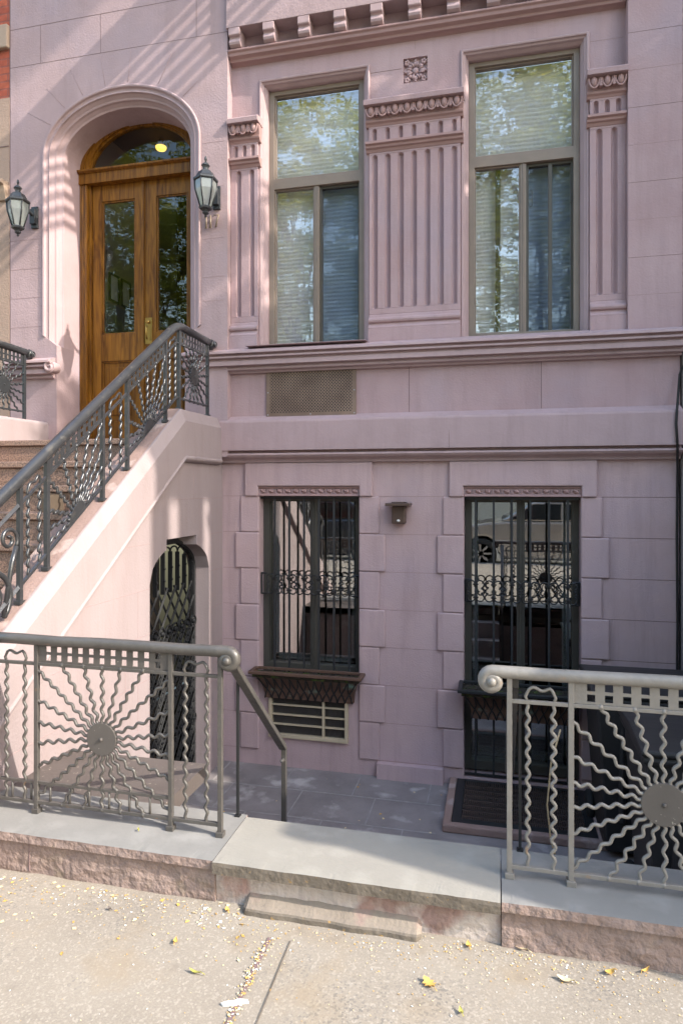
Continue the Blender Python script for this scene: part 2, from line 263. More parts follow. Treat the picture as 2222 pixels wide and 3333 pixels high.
# ------------------------------------------------------------------ mesh builder
class MB:
    def __init__(s): s.v = []; s.f = []; s.m = []; s.sm = []
    def add(s, vs, fs, mat=0, smooth=False):
        o = len(s.v); s.v += [tuple(v) for v in vs]
        for f in fs: s.f.append([i + o for i in f]); s.m.append(mat); s.sm.append(smooth)
    def box(s, x0, x1, y0, y1, z0, z1, mat=0):
        x0, x1 = min(x0, x1), max(x0, x1); y0, y1 = min(y0, y1), max(y0, y1); z0, z1 = min(z0, z1), max(z0, z1)
        v = [(x, y, z) for x in (x0, x1) for y in (y0, y1) for z in (z0, z1)]
        s.add(v, [(0, 1, 3, 2), (4, 6, 7, 5), (0, 4, 5, 1), (2, 3, 7, 6), (0, 2, 6, 4), (1, 5, 7, 3)], mat)
    def rough_box(s, x0, x1, y0, y1, z0, z1, amp=.006, step=.03, mat=0, top_mat=None, chip=0.):
        # box with a worn, wavy front face, edges and top
        from mathutils import noise
        n = max(2, int((x1 - x0) / step)); mz = max(2, int((z1 - z0) / step)); my = 5
        prof = [(y1, z0)] + [(y0, z0 + (z1 - z0) * k / mz) for k in range(mz + 1)] + [(y0 + (y1 - y0) * k / my, z1) for k in range(1, my + 1)]
        rows = []
        for i in range(n + 1):
            x = x0 + (x1 - x0) * i / n; row = []
            for q, (y, z) in enumerate(prof):
                v = Vector((x * 7, y * 7 + 3, z * 9)); a = amp * noise.noise(v) + amp * .5 * noise.noise(v * 3.1)
                e = 0
                if chip and q == mz + 1: e = chip * max(0, noise.noise(Vector((x * 5, 1.7, 0))) - .25) + chip * .4 * max(0, noise.noise(Vector((x * 19, 4.7, 0))) - .2)
                row.append((x, y + (a if 0 < q <= mz + 1 else 0) + e, z + (amp * .25 * noise.noise(v * 2) if q > mz + 1 else 0) - e * .7))
            rows.append(row)
        o = len(s.f); s.sweep(rows, mat, False)
        if top_mat is not None:
            np_ = len(prof) - 1
            for k in range(o, len(s.f)):
                if (k - o) % np_ >= mz + 1: s.m[k] = top_mat
        for r in (rows[0], rows[-1]): s.add(r, [list(range(len(r)))], mat)
    def prism(s, poly, axis, a0, a1, mat=0, smooth=False):
        n = len(poly)
        def P(p, a): return (a, p[0], p[1]) if axis == 'X' else ((p[0], a, p[1]) if axis == 'Y' else (p[0], p[1], a))
        v = [P(p, a0) for p in poly] + [P(p, a1) for p in poly]
        s.add(v, [[i, (i + 1) % n, n + (i + 1) % n, n + i] for i in range(n)], mat, smooth)
        o = len(s.v) - 2 * n
        s.f.append([o + i for i in range(n)]); s.m.append(mat); s.sm.append(False)
        s.f.append([o + n + i for i in range(n)][::-1]); s.m.append(mat); s.sm.append(False)
    def tube(s, pts, r, n=8, mat=0, cap=True, smooth=True, closed=False, twist=0.):
        pts = [Vector(p) for p in pts]; k = len(pts)
        rs = r if isinstance(r, (list, tuple)) else [r] * k
        T = []
        for i in range(k):
            a = pts[(i - 1) % k] if (closed or i > 0) else pts[i]; b = pts[(i + 1) % k] if (closed or i < k - 1) else pts[i]
            t = b - a; T.append(t.normalized() if t.length > 1e-9 else Vector((0, 0, 1)))
        up = Vector((0, 1, 0)) if abs(T[0].y) < .8 else Vector((1, 0, 0))
        nrm = (up - T[0] * up.dot(T[0])).normalized(); rings = []
        for i in range(k):
            nrm = (nrm - T[i] * nrm.dot(T[i])); nrm = nrm.normalized() if nrm.length > 1e-6 else T[i].orthogonal().normalized()
            bi = T[i].cross(nrm)
            rings.append([pts[i] + (nrm * cos(2 * pi * j / n + twist) + bi * sin(2 * pi * j / n + twist)) * rs[i] for j in range(n)])
        v = [p for rr in rings for p in rr]; f = []
        for i in range(k if closed else k - 1):
            a, b = i * n, ((i + 1) % k) * n
            for j in range(n): f.append([a + j, a + (j + 1) % n, b + (j + 1) % n, b + j])
        s.add(v, f, mat, smooth)
        if cap and not closed:
            o = len(s.v) - k * n
            s.f.append([o + j for j in range(n)][::-1]); s.m.append(mat); s.sm.append(False)
            s.f.append([o + (k - 1) * n + j for j in range(n)]); s.m.append(mat); s.sm.append(False)
    def bar(s, p0, p1, w, mat=0):          # square bar
        s.tube([p0, p1], w * .7071, 4, mat, True, False, twist=pi / 4)
    def lathe(s, prof, c, n=16, mat=0, smooth=True, axis='Z', twist=0):
        v = []; f = []
        for (r, h) in prof:
            for j in range(n):
                a = 2 * pi * j / n + twist; x, y = r * cos(a), r * sin(a)
                v.append((c[0] + x, c[1] + y, c[2] + h) if axis == 'Z' else ((c[0] + x, c[1] + h, c[2] + y) if axis == 'Y' else (c[0] + h, c[1] + x, c[2] + y)))
        for i in range(len(prof) - 1):
            for j in range(n): f.append([i * n + j, i * n + (j + 1) % n, (i + 1) * n + (j + 1) % n, (i + 1) * n + j])
        f.append(list(range(n))); f.append([(len(prof) - 1) * n + j for j in range(n)])
        s.add(v, f, mat, smooth)
    def ball(s, c, r, n=12, m=8, mat=0):
        r = r if isinstance(r, (list, tuple)) else (r, r, r); v = []; f = []
        for i in range(m + 1):
            th = pi * i / m
            for j in range(n):
                ph = 2 * pi * j / n; v.append((c[0] + r[0] * sin(th) * cos(ph), c[1] + r[1] * sin(th) * sin(ph), c[2] + r[2] * cos(th)))
        for i in range(m):
            for j in range(n): f.append([i * n + j, i * n + (j + 1) % n, (i + 1) * n + (j + 1) % n, (i + 1) * n + j])
        s.add(v, f, mat, True)
    def grid_wall(s, xs, zs, hole, y0, y1, mat=0, axis='Y'):
        xs = sorted(xs); zs = sorted(zs); idx = {}; V = []; F = []
        def P(x, y, z): return (x, y, z) if axis == 'Y' else ((y, x, z) if axis == 'X' else (x, z, y))
        def vid(i, j, k):
            if (i, j, k) not in idx: idx[(i, j, k)] = len(V); V.append(P(xs[i], (y0, y1)[k], zs[j]))
            return idx[(i, j, k)]
        nx, nz = len(xs) - 1, len(zs) - 1
        sol = [[not hole((xs[i] + xs[i + 1]) / 2, (zs[j] + zs[j + 1]) / 2) for j in range(nz)] for i in range(nx)]
        for i in range(nx):
            for j in range(nz):
                if not sol[i][j]: continue
                F.append([vid(i, j, 0), vid(i + 1, j, 0), vid(i + 1, j + 1, 0), vid(i, j + 1, 0)])
                F.append([vid(i, j, 1), vid(i, j + 1, 1), vid(i + 1, j + 1, 1), vid(i + 1, j, 1)])
                for (di, dj, a, b) in ((-1, 0, (i, j), (i, j + 1)), (1, 0, (i + 1, j), (i + 1, j + 1)), (0, -1, (i, j), (i + 1, j)), (0, 1, (i, j + 1), (i + 1, j + 1))):
                    ii, jj = i + di, j + dj
                    if 0 <= ii < nx and 0 <= jj < nz and sol[ii][jj]: continue
                    F.append([vid(*a, 0), vid(*b, 0), vid(*b, 1), vid(*a, 1)])
        s.add(V, F, mat)
    def sweep(s, loops, mat=0, smooth=False, closed_path=False):   # loops: list of equally long point rows
        n = len(loops[0]); v = [p for l in loops for p in l]; f = []
        for i in range(len(loops) - 1):
            for j in range(n - 1): f.append([i * n + j, i * n + j + 1, (i + 1) * n + j + 1, (i + 1) * n + j])
        s.add(v, f, mat, smooth)
    def build(s, name, mats, parent=None, bevel=0, smooth=None, seg=2, solid=0):
        me = bpy.data.meshes.new(name)
        off = parent.matrix_world.translation.copy() if parent else Vector((0, 0, 0))
        if parent:
            p = parent; off = Vector((0, 0, 0))
            while p: off = off + p.location; p = p.parent
        me.from_pydata([tuple(Vector(v) - off) for v in s.v], [], s.f)
        mats = mats if isinstance(mats, (list, tuple)) else [mats]
        for m in mats: me.materials.append(M[m] if isinstance(m, str) else m)
        for p, mi, sm in zip(me.polygons, s.m, s.sm): p.material_index = mi; p.use_smooth = sm if smooth is None else smooth
        bm = bmesh.new(); bm.from_mesh(me); bmesh.ops.recalc_face_normals(bm, faces=bm.faces); bm.to_mesh(me); bm.free()
        o = bpy.data.objects.new(name, me); COL.objects.link(o)
        if parent: o.parent = parent
        if solid:
            md = o.modifiers.new('solid', 'SOLIDIFY'); md.thickness = solid; md.offset = 0
        if bevel:
            md = o.modifiers.new('bevel', 'BEVEL'); md.width = bevel; md.segments = seg; md.limit_method = 'ANGLE'; md.angle_limit = radians(40)
        return o
def tag(o, label=None, cat=None, group=None, kind=None):
    if label: o['label'] = label
    if cat: o['category'] = cat
    if group: o['group'] = group
    if kind: o['kind'] = kind
    return o
def thing(name, label, cat, loc=(0, 0, 0), group=None):
    o = bpy.data.objects.new(name, None); COL.objects.link(o); o.location = loc; o.empty_display_size = .1
    return tag(o, label, cat, group)
def one(mb, name, mats, label, cat, group=None, **k):      # a thing that is a single mesh
    o = mb.build(name, mats, **k); return tag(o, label, cat, group)

# ------------------------------------------------------------------ the townhouse
FL = -.76                                   # areaway floor
house = thing('townhouse', 'mauve pink townhouse with arched oak door, fluted pilasters and four tall windows', 'house', (-1.5, 0, FL))
XL, XB, XP, XR = -4.262, -2.172, .914, 1.275   # left edge, bay left, bay right (pier), right edge
YD = -.10                                   # front plane of entrance wall and pier
ZT = 9.5
CX, AW, AB, ASP = -3.17, .755, .53, 4.48    # entrance arch
def arch_pts(w, n=40, zb=2.87):
    a, b = AW - w, AB - w
    zb = zb + .03 - w / .138 * .1; p = [(CX - a, zb)]
    for i in range(n + 1):
        t = pi - pi * i / n; p.append((CX + a * cos(t), ASP + b * sin(t)))
    p.append((CX + a, zb)); return p
mb = MB()
mb.box(XL, CX - AW, YD, .3, 1.6, ZT); mb.box(CX + AW, XB, YD, .3, 1.80, ZT)
ap = arch_pts(0)[1:-1]
fr = [(p[0], YD, p[1]) for p in ap]; tp = [(p[0], YD, ZT) for p in ap]
mb.sweep([fr, tp])
# block below the moulding (plain jamb) and the chamfer stops
for sg in (-1, 1):
    xo, xi = CX + sg * AW, CX + sg * .617
    mb.box(xo, xi, YD, .3, 1.6, 2.80)
    mb.prism([(xo, 2.80), (xi, 2.80), (xo, 2.90)], 'Y', YD, .06)
# joints
def hj(x0, x1, z, y=YD, w=.005, m=1): mb.box(x0, x1, y - .0012, y + .004, z - w / 2, z + w / 2, m)
def vj(x, z0, z1, y=YD, w=.005, m=1): mb.box(x - w / 2, x + w / 2, y - .0012, y + .004, z0, z1, m)
for z in (2.98, 3.24, 3.50, 3.76, 4.02): hj(XL, CX - AW - .02, z, w=.004, m=2)
for z in (3.1, 3.3, 3.62, 4.05, 4.42): hj(CX + AW + .02, XB - .03, z, w=.004, m=2)
for z in (5.32, 5.66): hj(XL, XB, z, m=1, w=.004)
for x, z0, z1 in ((-3.95, 5.32, 5.66), (-3.35, 5.32, 5.66), (-2.6, 5.66, 6.1), (-2.45, 5.32, 5.66)): vj(x, z0, z1, m=1, w=.004)
for th in (150, 133, 117, 100, 84, 62, 40):
    t = radians(th); c, s_ = cos(t), sin(t)
    p0 = (CX + (AW + .03) * c, ASP + (AB + .03) * s_); L_ = .2 + (.1 if th > 60 else 0); p1 = (CX + (AW + L_) * c, min(ASP + (AB + L_) * s_, 5.3))
    mb.tube([(p0[0], YD, p0[1]), (p1[0], YD, p1[1])], .0022, 4, 2)
mb.build('entrance_wall', ['stucco_rough', 'joint', 'joint_soft'], house)
# arch moulding and reveal
prof = [(0, YD + .01), (-.006, YD - .006), (.004, YD - .016), (.020, YD - .012), (.026, YD + .004), (.044, YD + .010), (.058, YD + .004), (.064, YD + .022), (.085, YD + .045), (.100, YD + .05), (.106, YD + .068), (.124, YD + .092), (.138, YD + .10), (.138, .30)]
mb = MB(); mb.sweep([[(p[0], y, p[1]) for p in arch_pts(w)] for (w, y) in prof])
mb.build('arch_moulding', 'stucco_smooth', house, bevel=.004)
# bay wall above the sill
W1, W2 = (-1.926, -.996), (-.276, .661)      # outer edges of the architraves
WZ0, WZ1 = 2.66, 4.932
RO = (-.725, -.536, 4.745, 4.94)
def inwin(x, z):
    for a, b in (W1, W2):
        if a < x < b and WZ0 < z < WZ1: return True
    return RO[0] < x < RO[1] and RO[2] < z < RO[3]
mb = MB()
mb.grid_wall([XB - .02, *W1, RO[0], RO[1], *W2, XP + .02], [2.45, WZ0, RO[2], WZ1, RO[3], 6.2], inwin, 0, .3)
hj(-.99, -.74, 4.865, 0, .004); vj(-.63, 5.0, 5.1, 0, .004, 2); hj(.67, .9, 4.86, 0, .004, 2); hj(-2.17, -1.95, 4.62, 0, .003, 2)
mb.build('window_bay_wall', ['stucco', 'joint', 'joint_soft'], house)
mb = MB(); mb.box(RO[0], RO[1], .028, .06, RO[2], RO[3])
cx, cz = (RO[0] + RO[1]) / 2, (RO[2] + RO[3]) / 2
mb.ball((cx, .02, cz), (.026, .02, .026))
for k in range(8):
    a = k * pi / 4; R = .056
    mb.ball((cx + R * cos(a), .022, cz + R * sin(a)), (.02 if k % 2 else .026, .016, .02 if k % 2 == 0 else .016), 8, 6)
    mb.tube([(cx + .03 * cos(a + .35), .015, cz + .03 * sin(a + .35)), (cx + .07 * cos(a + .5), .006, cz + .07 * sin(a + .5))], .007, 6)
for sx in (-1, 1):
    for sz in (-1, 1):
        for q in range(5):
            a = q * 2 * pi / 5; mb.ball((cx + sx * .066 + .014 * cos(a), .018, cz + sz * .069 + .014 * sin(a)), (.012, .014, .012), 8, 6)
for k in range(4):
    a = k * pi / 2; mb.ball((cx + .08 * cos(a), .02, cz + .08 * sin(a)), (.013, .014, .013), 8, 6)
mb.build('rosette', 'stucco', house)
# pier on the right
mb = MB(); mb.box(XP, XR, YD, .3, 2.6, ZT)
for i in range(14): hj(XP, XR, 2.93 + .27 * i, YD, .004, 1 if i % 2 else 2)
mb.build('side_pier', ['stucco', 'joint', 'joint_soft'], house, bevel=.006)
# corbel table above the windows
mb = MB()
mb.box(XB + .003, XP - .003, -.14, .1, 5.318, 9.5)
mb.prism([(.05, 5.055), (-.03, 5.085), (-.05, 5.087), (-.055, 5.105), (-.085, 5.118), (-.09, 5.14), (-.105, 5.15), (-.105, 5.165), (.05, 5.168)], 'X', XB + .003, XP - .003, 1)
cor = mb.build('corbel_cornice', ['stucco_rough', 'trim'], house, bevel=.004)
i = 0
while True:
    x0 = -2.148 + .2955 * i
    if x0 + .1 > XP: break
    mb = MB()
    pf = [(.02, 5.317), (-.139, 5.317), (-.139, 5.262), (-.132, 5.255), (-.118, 5.252), (-.112, 5.242), (-.122, 5.225), (-.128, 5.208), (-.120, 5.190), (-.10, 5.178), (-.06, 5.170), (.02, 5.169)]
    mb.prism(pf, 'X', x0, x0 + .097)
    mb.build('bracket', 'stucco_smooth', cor, bevel=.004); i += 1
# pilasters
def flute(mb, cx, w, z0, z1, y, dep, mat=0):     # a sunk round-ended groove, returned as x-outline
    pass
def pilaster(x0, x1, flutes, smalls, eggs):
    Y0 = -.035
    mb = MB()
    fw = .021
    # fluted shaft: strips with concave grooves
    def fluted(xa, xb, cs, w, za, zb, yf):
        # grooves with round ends, modelled as a column of cells
        xs = [xa]; 
        for c in cs: xs += [c - w, c + w]
        xs.append(xb)
        zA, zB = za + .0, zb - .0
        z0_, z1_ = za, zb
        gz0, gz1 = za + .045, zb - .022 if (zb - za) > .3 else zb - .02
        if zb - za < .3: gz0 = za + .012
        mb.box(xa, xb, yf, .02, za, gz0); mb.box(xa, xb, yf, .02, gz1, zb)
        for k in range(0, len(xs), 2): mb.box(xs[k], xs[k + 1], yf, .02, gz0, gz1)
        for c in cs:
            n = 8; rows = []; dep = .03; hs_ = [.02, .12, .3, .55, .8, 1.0]
            lv = [(gz0 + h * w, sqrt(max(0, 1 - (1 - h) ** 2))) for h in hs_] + [(gz1 - h * w, sqrt(max(0, 1 - (1 - h) ** 2))) for h in hs_[::-1]]
            for (z, sc) in lv: rows.append([(c + w * sc * cos(pi - pi * q / n), yf + dep * sin(pi * q / n) * sc, z) for q in range(n + 1)])
            for sg in (-1, 1):       # spandrels left of the rounded ends
                for half in (lv[:6], lv[6:]): mb.sweep([[(c + sg * w, yf, z), (c + sg * w * sc, yf, z)] for (z, sc) in half])
            mb.sweep(rows, 0, True)
    fluted(x0, x1, flutes, fw, 2.92, 4.21, Y0)
    fluted(x0, x1, smalls, fw * .8, 4.275, 4.41, Y0 - .012)
    # base mouldings and plinth
    mb.box(x0 - .002, x1 + .002, Y0 - .035, .02, 2.62, 2.80)
    mb.prism([(.02, 2.80), (Y0 - .033, 2.80), (Y0 - .033, 2.812), (Y0 - .02, 2.825), (Y0 - .012, 2.845), (Y0 - .03, 2.852), (Y0 - .036, 2.868), (Y0 - .03, 2.884), (Y0 - .008, 2.892), (Y0, 2.92), (.02, 2.92)], 'X', x0, x1)
    p = mb.build('pilaster', 'stucco', house, bevel=.003)
    e = .022
    xa, xb = (x0 - e if x0 > XB + .05 else x0), (x1 + e if x1 < XP - .05 else x1)
    mb = MB()
    mb.prism([(.02, 4.205), (Y0 - .004, 4.205), (Y0 - .015, 4.225), (Y0 - .03, 4.232), (Y0 - .034, 4.248), (Y0 - .052, 4.256), (Y0 - .052, 4.276), (Y0 - .012, 4.28), (.02, 4.28)], 'X', xa, xb, 0)
    mb.prism([(.02, 4.405), (Y0 - .014, 4.405), (Y0 - .022, 4.42), (Y0 - .036, 4.43), (Y0 - .04, 4.445), (Y0 - .03, 4.452), (Y0 - .05, 4.54), (.02, 4.54)], 'X', xa, xb, 0)
    mb.prism([(.02, 4.54), (Y0 - .095, 4.54), (Y0 - .1, 4.575), (Y0 - .08, 4.59), (.02, 4.60)], 'X', xa - .006 * (xa != x0), xb + .006 * (xb != x1), 1)
    st = (xb - xa) / eggs
    for k in range(eggs):
        c = xa + st * (k + .5)
        mb.ball((c, Y0 - .048, 4.505), (st * .27, .03, .043), 12, 8)
        arc = [(c + st * .40 * cos(pi + pi * q / 10), Y0 - .058 - .008 * sin(pi * q / 10), 4.53 - .075 * sin(pi * q / 10)) for q in range(11)]
        mb.tube(arc, .0075, 6)
        if k: mb.prism([(c - st / 2 - .011, 4.465), (c - st / 2 + .011, 4.465), (c - st / 2 + .004, 4.53), (c - st / 2 - .004, 4.53)], 'Y', Y0 - .07, Y0 - .03)
    mb.build('capital', ['trim', 'stucco'], p, bevel=.002)
pilaster(XB + .002, W1[0] - .001, [-2.10, -1.985], [-2.12, -2.045, -1.97], 3)
pilaster(W1[1] + .001, W2[0] - .001, [-.947 + .1038 * k for k in range(7)], [-.947 + .1038 * k for k in range(7)], 8)
pilaster(W2[1] + .001, XP - .002, [.728, .832], [.705, .782, .86], 3)
# architraves + windows
def rect_path(x0, x1, zb, zt, w): return [(x0 + w, zb), (x0 + w, zt - w), (x1 - w, zt - w), (x1 - w, zb)]
def upper_window(x0, x1, variant):
    mb = MB(); pr = [(0, .002), (-.004, -.010), (.006, -.020), (.018, -.016), (.022, -.004), (.034, .004), (.040, .022), (.052, .04), (.056, .05), (.056, .2)]
    mb.sweep([[(p[0], y, p[1]) for p in rect_path(x0, x1, WZ0 + .02, WZ1, w)] for (w, y) in pr])
    mb.build('architrave', 'trim' if variant == 9 else 'stucco_smooth', house, bevel=.002)
    a, b, z0, z1 = x0 + .056, x1 - .056, 2.705, WZ1 - .056
    mb = MB(); f = .045; yf = .075
    mb.grid_wall([a, a + f, b - f, b], [z0, z0 + f, 4.052, 4.14, z1 - f * .8, z1], lambda x, z: a + f < x < b - f and (z0 + f < z < 4.052 or 4.14 < z < z1 - f * .8), yf, .16)
    mb.box(a + f - .012, b - f + .012, yf + .02, .15, 4.13, 4.15)
    m = (a + b) / 2
    mb.box(m - .022, m + .022, yf + .012, .15, z0 + f, 4.052)
    mb.box(m - .003, m + .003, yf + .004, yf + .012, z0 + f, 4.052)
    # thin inner beads
    for (xa, xb, za, zb) in ((a + f, b - f, 4.14, z1 - f * .8), (a + f, m - .022, z0 + f, 4.052)):
        mb.grid_wall([xa, xa + .01, xb - .01, xb], [za, za + .01, zb - .01, zb], lambda x, z: xa + .01 < x < xb - .01 and za + .01 < z < zb - .01, yf + .02, yf + .05)
    w = mb.build('window', 'alu', house, bevel=.003)
    def pane(xa, xb, za, zb, y, mat):
        q = MB(); q.box(xa, xb, y, y + .006, za, zb); q.build('pane', mat, w)
    pane(a + f, b - f, 4.14, z1 - f * .8, yf + .04, 'pane'); pane(a + f, m - .02, z0 + f, 4.055, yf + .04, 'pane')
    xa, xb = m + .022, b - f
    pane(xa + .02, xb - .02, z0 + .03, 4.03, yf + .06, 'pane_screen')
    q = MB(); q.grid_wall([xa, xa + .02, xb - .016, xb], [z0 + .004, z0 + .03, 4.03, 4.05], lambda x, z: xa + .02 < x < xb - .016 and z0 + .03 < z < 4.03, yf + .035, yf + .07)
    if variant == 2:
        t = xa + .165; q.box(t, t + .028, yf + .025, yf + .07, z0 + .03, 4.03)
    for lx in (xa + .03, xb - .024): q.tube([(lx, yf + .03, 3.72), (lx + .014, yf + .022, 3.72), (lx + .014, yf + .022, 3.84), (lx, yf + .03, 3.84)], .0025, 5)
    q.build('screen_sash', 'alu_dark', w)
    if variant == 2:
        q = MB(); t = m - .21; q.box(t, t + .04, yf + .075, yf + .09, z0 + .03, 4.05); q.build('sash_stile', 'alu_dark', w)
    # pleated blind
    q = MB(); pts = []; z = z0; k = 0
    while z < z1: pts.append((yf + .125 + (.0042 if k % 2 else 0), z)); z += .0165; k += 1
    q.sweep([[(a + .01, y, zz) for (y, zz) in pts], [(b - .01, y, zz) for (y, zz) in pts]])
    q.build('blind', 'blind', w)
    q = MB(); q.box(a - .02, b + .02, .262, .27, z0 - .02, z1 + .02); q.build('backing_panel', 'room', w)
upper_window(*W1, 1); upper_window(*W2, 2)
# sill course
sp = [(.02, 2.712), (-.01, 2.708), (-.135, 2.660), (-.138, 2.640), (-.104, 2.634), (-.104, 2.624), (-.124, 2.620), (-.124, 2.606), (-.09, 2.600), (-.09, 2.590), (-.102, 2.586), (-.102, 2.548), (-.062, 2.541), (-.062, 2.532), (-.074, 2.528), (-.068, 2.514), (-.035, 2.506), (-.03, 2.492), (.02, 2.490)]
mb = MB(); mb.prism([(y - .03, z) for y, z in sp], 'X', -2.56, XR + .004)
mb.box(-2.0, -1.0, -.14, -.05, 2.7, 2.704)
mb.build('sill_course', 'stucco_smooth', house, bevel=.005)
mb = MB(); mb.prism([(y - .06, z) for y, z in sp], 'X', XL, -3.80)
for k, yy in enumerate((-.20,)):
    sc = []
    for q in range(28):
        a = q / 27 * 4.2 * pi / 1.6; r = .048 * (1 - q / 30)
        sc.append((-3.80 + r * cos(a + 1.2) - .005, -.175, 2.60 + r * sin(a + 1.2)))
    mb.tube(sc, [.020 * (1 - q / 40) for q in range(28)], 8)
    mb.lathe([(.05, 0), (.05, .09)], (-3.805, -.175, 2.60), 16, axis='Y')
mb.build('sill_course', 'stucco_smooth', house, bevel=.005)
# wall between sill and water table
mb = MB(); mb.box(-2.58, XR, -.03, .3, 2.0, 2.52); vj(-.675, 2.14, 2.5, -.03); vj(.32, 2.14, 2.5, -.03); vj(-2.0, 2.14, 2.5, -.03, .003, 2)
mb.build('spandrel_wall', ['stucco', 'joint', 'joint_soft'], house)
# water table
wt = [(.02, 2.140), (-.032, 2.138), (-.062, 2.118), (-.105, 2.096), (-.11, 2.08), (-.108, 1.850), (-.055, 1.846), (-.055, 1.832), (-.098, 1.826), (-.1, 1.812), (-.085, 1.795), (-.055, 1.78), (-.04, 1.768), (-.034, 1.752), (.02, 1.75)]
mb = MB(); mb.prism(wt, 'X', -2.24, XR + .002); vj(-.36, 1.85, 2.08, -.108, .004); vj(-1.35, 1.85, 2.08, -.108, .003, 2)
mb.build('water_table', ['stucco_smooth', 'joint', 'joint_soft'], house, bevel=.004)
# basement wall
B1, B2 = (-1.93, -1.08), (-.252, .605)
def inb(x, z):
    if B1[0] < x < B1[1] and -.02 < z < 1.475: return True
    if -1.82 < x < -1.185 and -.50 < z < -.16: return True
    return B2[0] < x < B2[1] and FL + .06 < z < 1.475
mb = MB(); mb.grid_wall([-2.3, B1[0], -1.82, -1.185, B1[1], *B2, XR], [FL - .3, FL + .06, -.50, -.16, -.02, 1.475, 2.1], inb, 0, .35)
zc = [1.475 - .301 * k for k in range(8)]
for z in zc:
    hj(-2.25, -2.09, z, 0, .004, 2); hj(-.92, -.41, z, 0, .004, 2); hj(.75, XR, z, 0, .004, 1)
mb.box(-.93, -.41, -.055, .0, FL - .02, -.64)
mb.build('basement_wall', ['stucco_base', 'joint', 'joint_soft'], house)
for (bx, nl, wl, nr, wr, ll, lr) in ((B1, -2.093, -2.137, -.916, -.870, -2.05, -.97), (B2, -.414, -.459, .752, .802, -.365, .715)):
    mb = MB(); mb.box(ll, lr, -.032, .001, 1.556, 1.749); mb.box(ll, bx[0] - .006, -.032, .001, 1.476, 1.556); mb.box(bx[1] + .006, lr, -.032, .001, 1.476, 1.556)
    mb2 = MB(); mb2.grid_wall([ll, bx[0] - .004, bx[1] + .004, lr], [1.474, 1.556, 1.749], lambda x, z, b=bx: b[0] < x < b[1] and z < 1.55, -.032, .001)
    mb2.build('window_lintel', 'stucco_base', house, bevel=.010)
    for k in range(7):
        z1 = zc[k] - .002; z0 = zc[k + 1] + .002
        L0, R0 = (nl, nr) if k % 2 == 0 else (wl, wr)
        for (xa, xb) in ((L0, bx[0]), (bx[1], R0)):
            q = MB(); q.box(xa, xb, -.021 if k % 2 else -.017, .001, z0, z1); q.build('quoin_block', 'stucco_base', house, bevel=.010)
    # carved strip
    q = MB(); q.prism([(.05, 1.55), (-.016, 1.55), (-.012, 1.54), (.004, 1.535), (.006, 1.50), (-.012, 1.492), (-.016, 1.478), (.05, 1.474)], 'X', bx[0], bx[1])
    n = 12; st = (bx[1] - bx[0]) / n
    for k in range(n):
        c = bx[0] + st * (k + .5); q.ball((c, .002, 1.517), (st * .36, .016, .018), 10, 6); q.ball((c - st * .16, -.004, 1.522), (st * .15, .016, .009), 8, 5); q.ball((c + st * .16, -.004, 1.51), (st * .15, .016, .009), 8, 5)
        q.box(c + st * .46, c + st * .54, -.012, .004, 1.496, 1.538)
    q.build('carved_lintel', 'trim', house)
def basement_window(x0, x1, z0, z1, yf, split):
    mb = MB(); f = .05; m = x0 + (x1 - x0) * split
    mb.grid_wall([x0, x0 + f, m - .03, m + .03, x1 - f, x1], [z0, z0 + .07, z1 - .045, z1], lambda x, z: (x0 + f < x < m - .03 or m + .03 < x < x1 - f) and z0 + .07 < z < z1 - .045, yf, yf + .09)
    mb.box(m - .012, m + .004, yf - .012, yf, z0 + .05, z1 - .03)
    w = mb.build('basement_window', 'alu_dark', house, bevel=.003)
    for (a, b, yy) in ((x0 + f, m - .03, yf + .05), (m + .03, x1 - f, yf + .04)):
        q = MB(); q.box(a, b, yy, yy + .006, z0 + .07, z1 - .045); q.build('pane', 'pane_dark', w)
    # dim room behind
    q = MB()
    q.box(x0 - .5, x1 + .5, 2.2, 2.22, FL, 2.1); q.box(x0 - .52, x0 - .5, .36, 2.2, FL, 2.1); q.box(x1 + .5, x1 + .52, .36, 2.2, FL, 2.1); q.box(x0 - .5, x1 + .5, .36, 2.2, FL - .02, FL); q.box(x0 - .5, x1 + .5, .36, 2.2, 2.1, 2.12)
    q.build('room_interior', 'room', w)
    q = MB(); q.box(x0 + f + .005, x0 + f + .05, yf + .12, yf + .16, z0 + .07, z1 - .05); q.box(x1 - f - .06, x1 - f - .015, yf + .12, yf + .16, z0 + .07, z1 - .05)
    q.box(x0 + f, x1 - f, yf + .12, yf + .2, z0 + .07, z0 + .11)
    q.build('inner_jamb', 'room_light', w)
    return w
basement_window(B1[0] + .001, B1[1] - .001, .0, 1.474, .10, .52)
basement_window(B2[0] + .001, B2[1] - .001, FL + .08, 1.474, .12, .5)
# house number
mb = MB(); yd = YD - .016
def stroke(pts, r=.0045): mb.tube([(x, yd, z) for x, z in pts], r, 6)
zb, zt_ = 3.704, 3.804
for x in (-2.354, -2.316):
    stroke([(x, zb), (x, zt_)], .0075); stroke([(x, zt_), (x - .014, zt_ - .016)]); stroke([(x - .013, zb), (x + .013, zb)], .0035)
stroke([(-2.286, zt_ - .014), (-2.286, zt_)], .0035); stroke([(-2.286, zt_), (-2.242, zt_)], .005); stroke([(-2.242, zt_), (-2.258, zt_ - .045), (-2.268, zb)], .0075)
mb.build('house_number', 'digit', house)
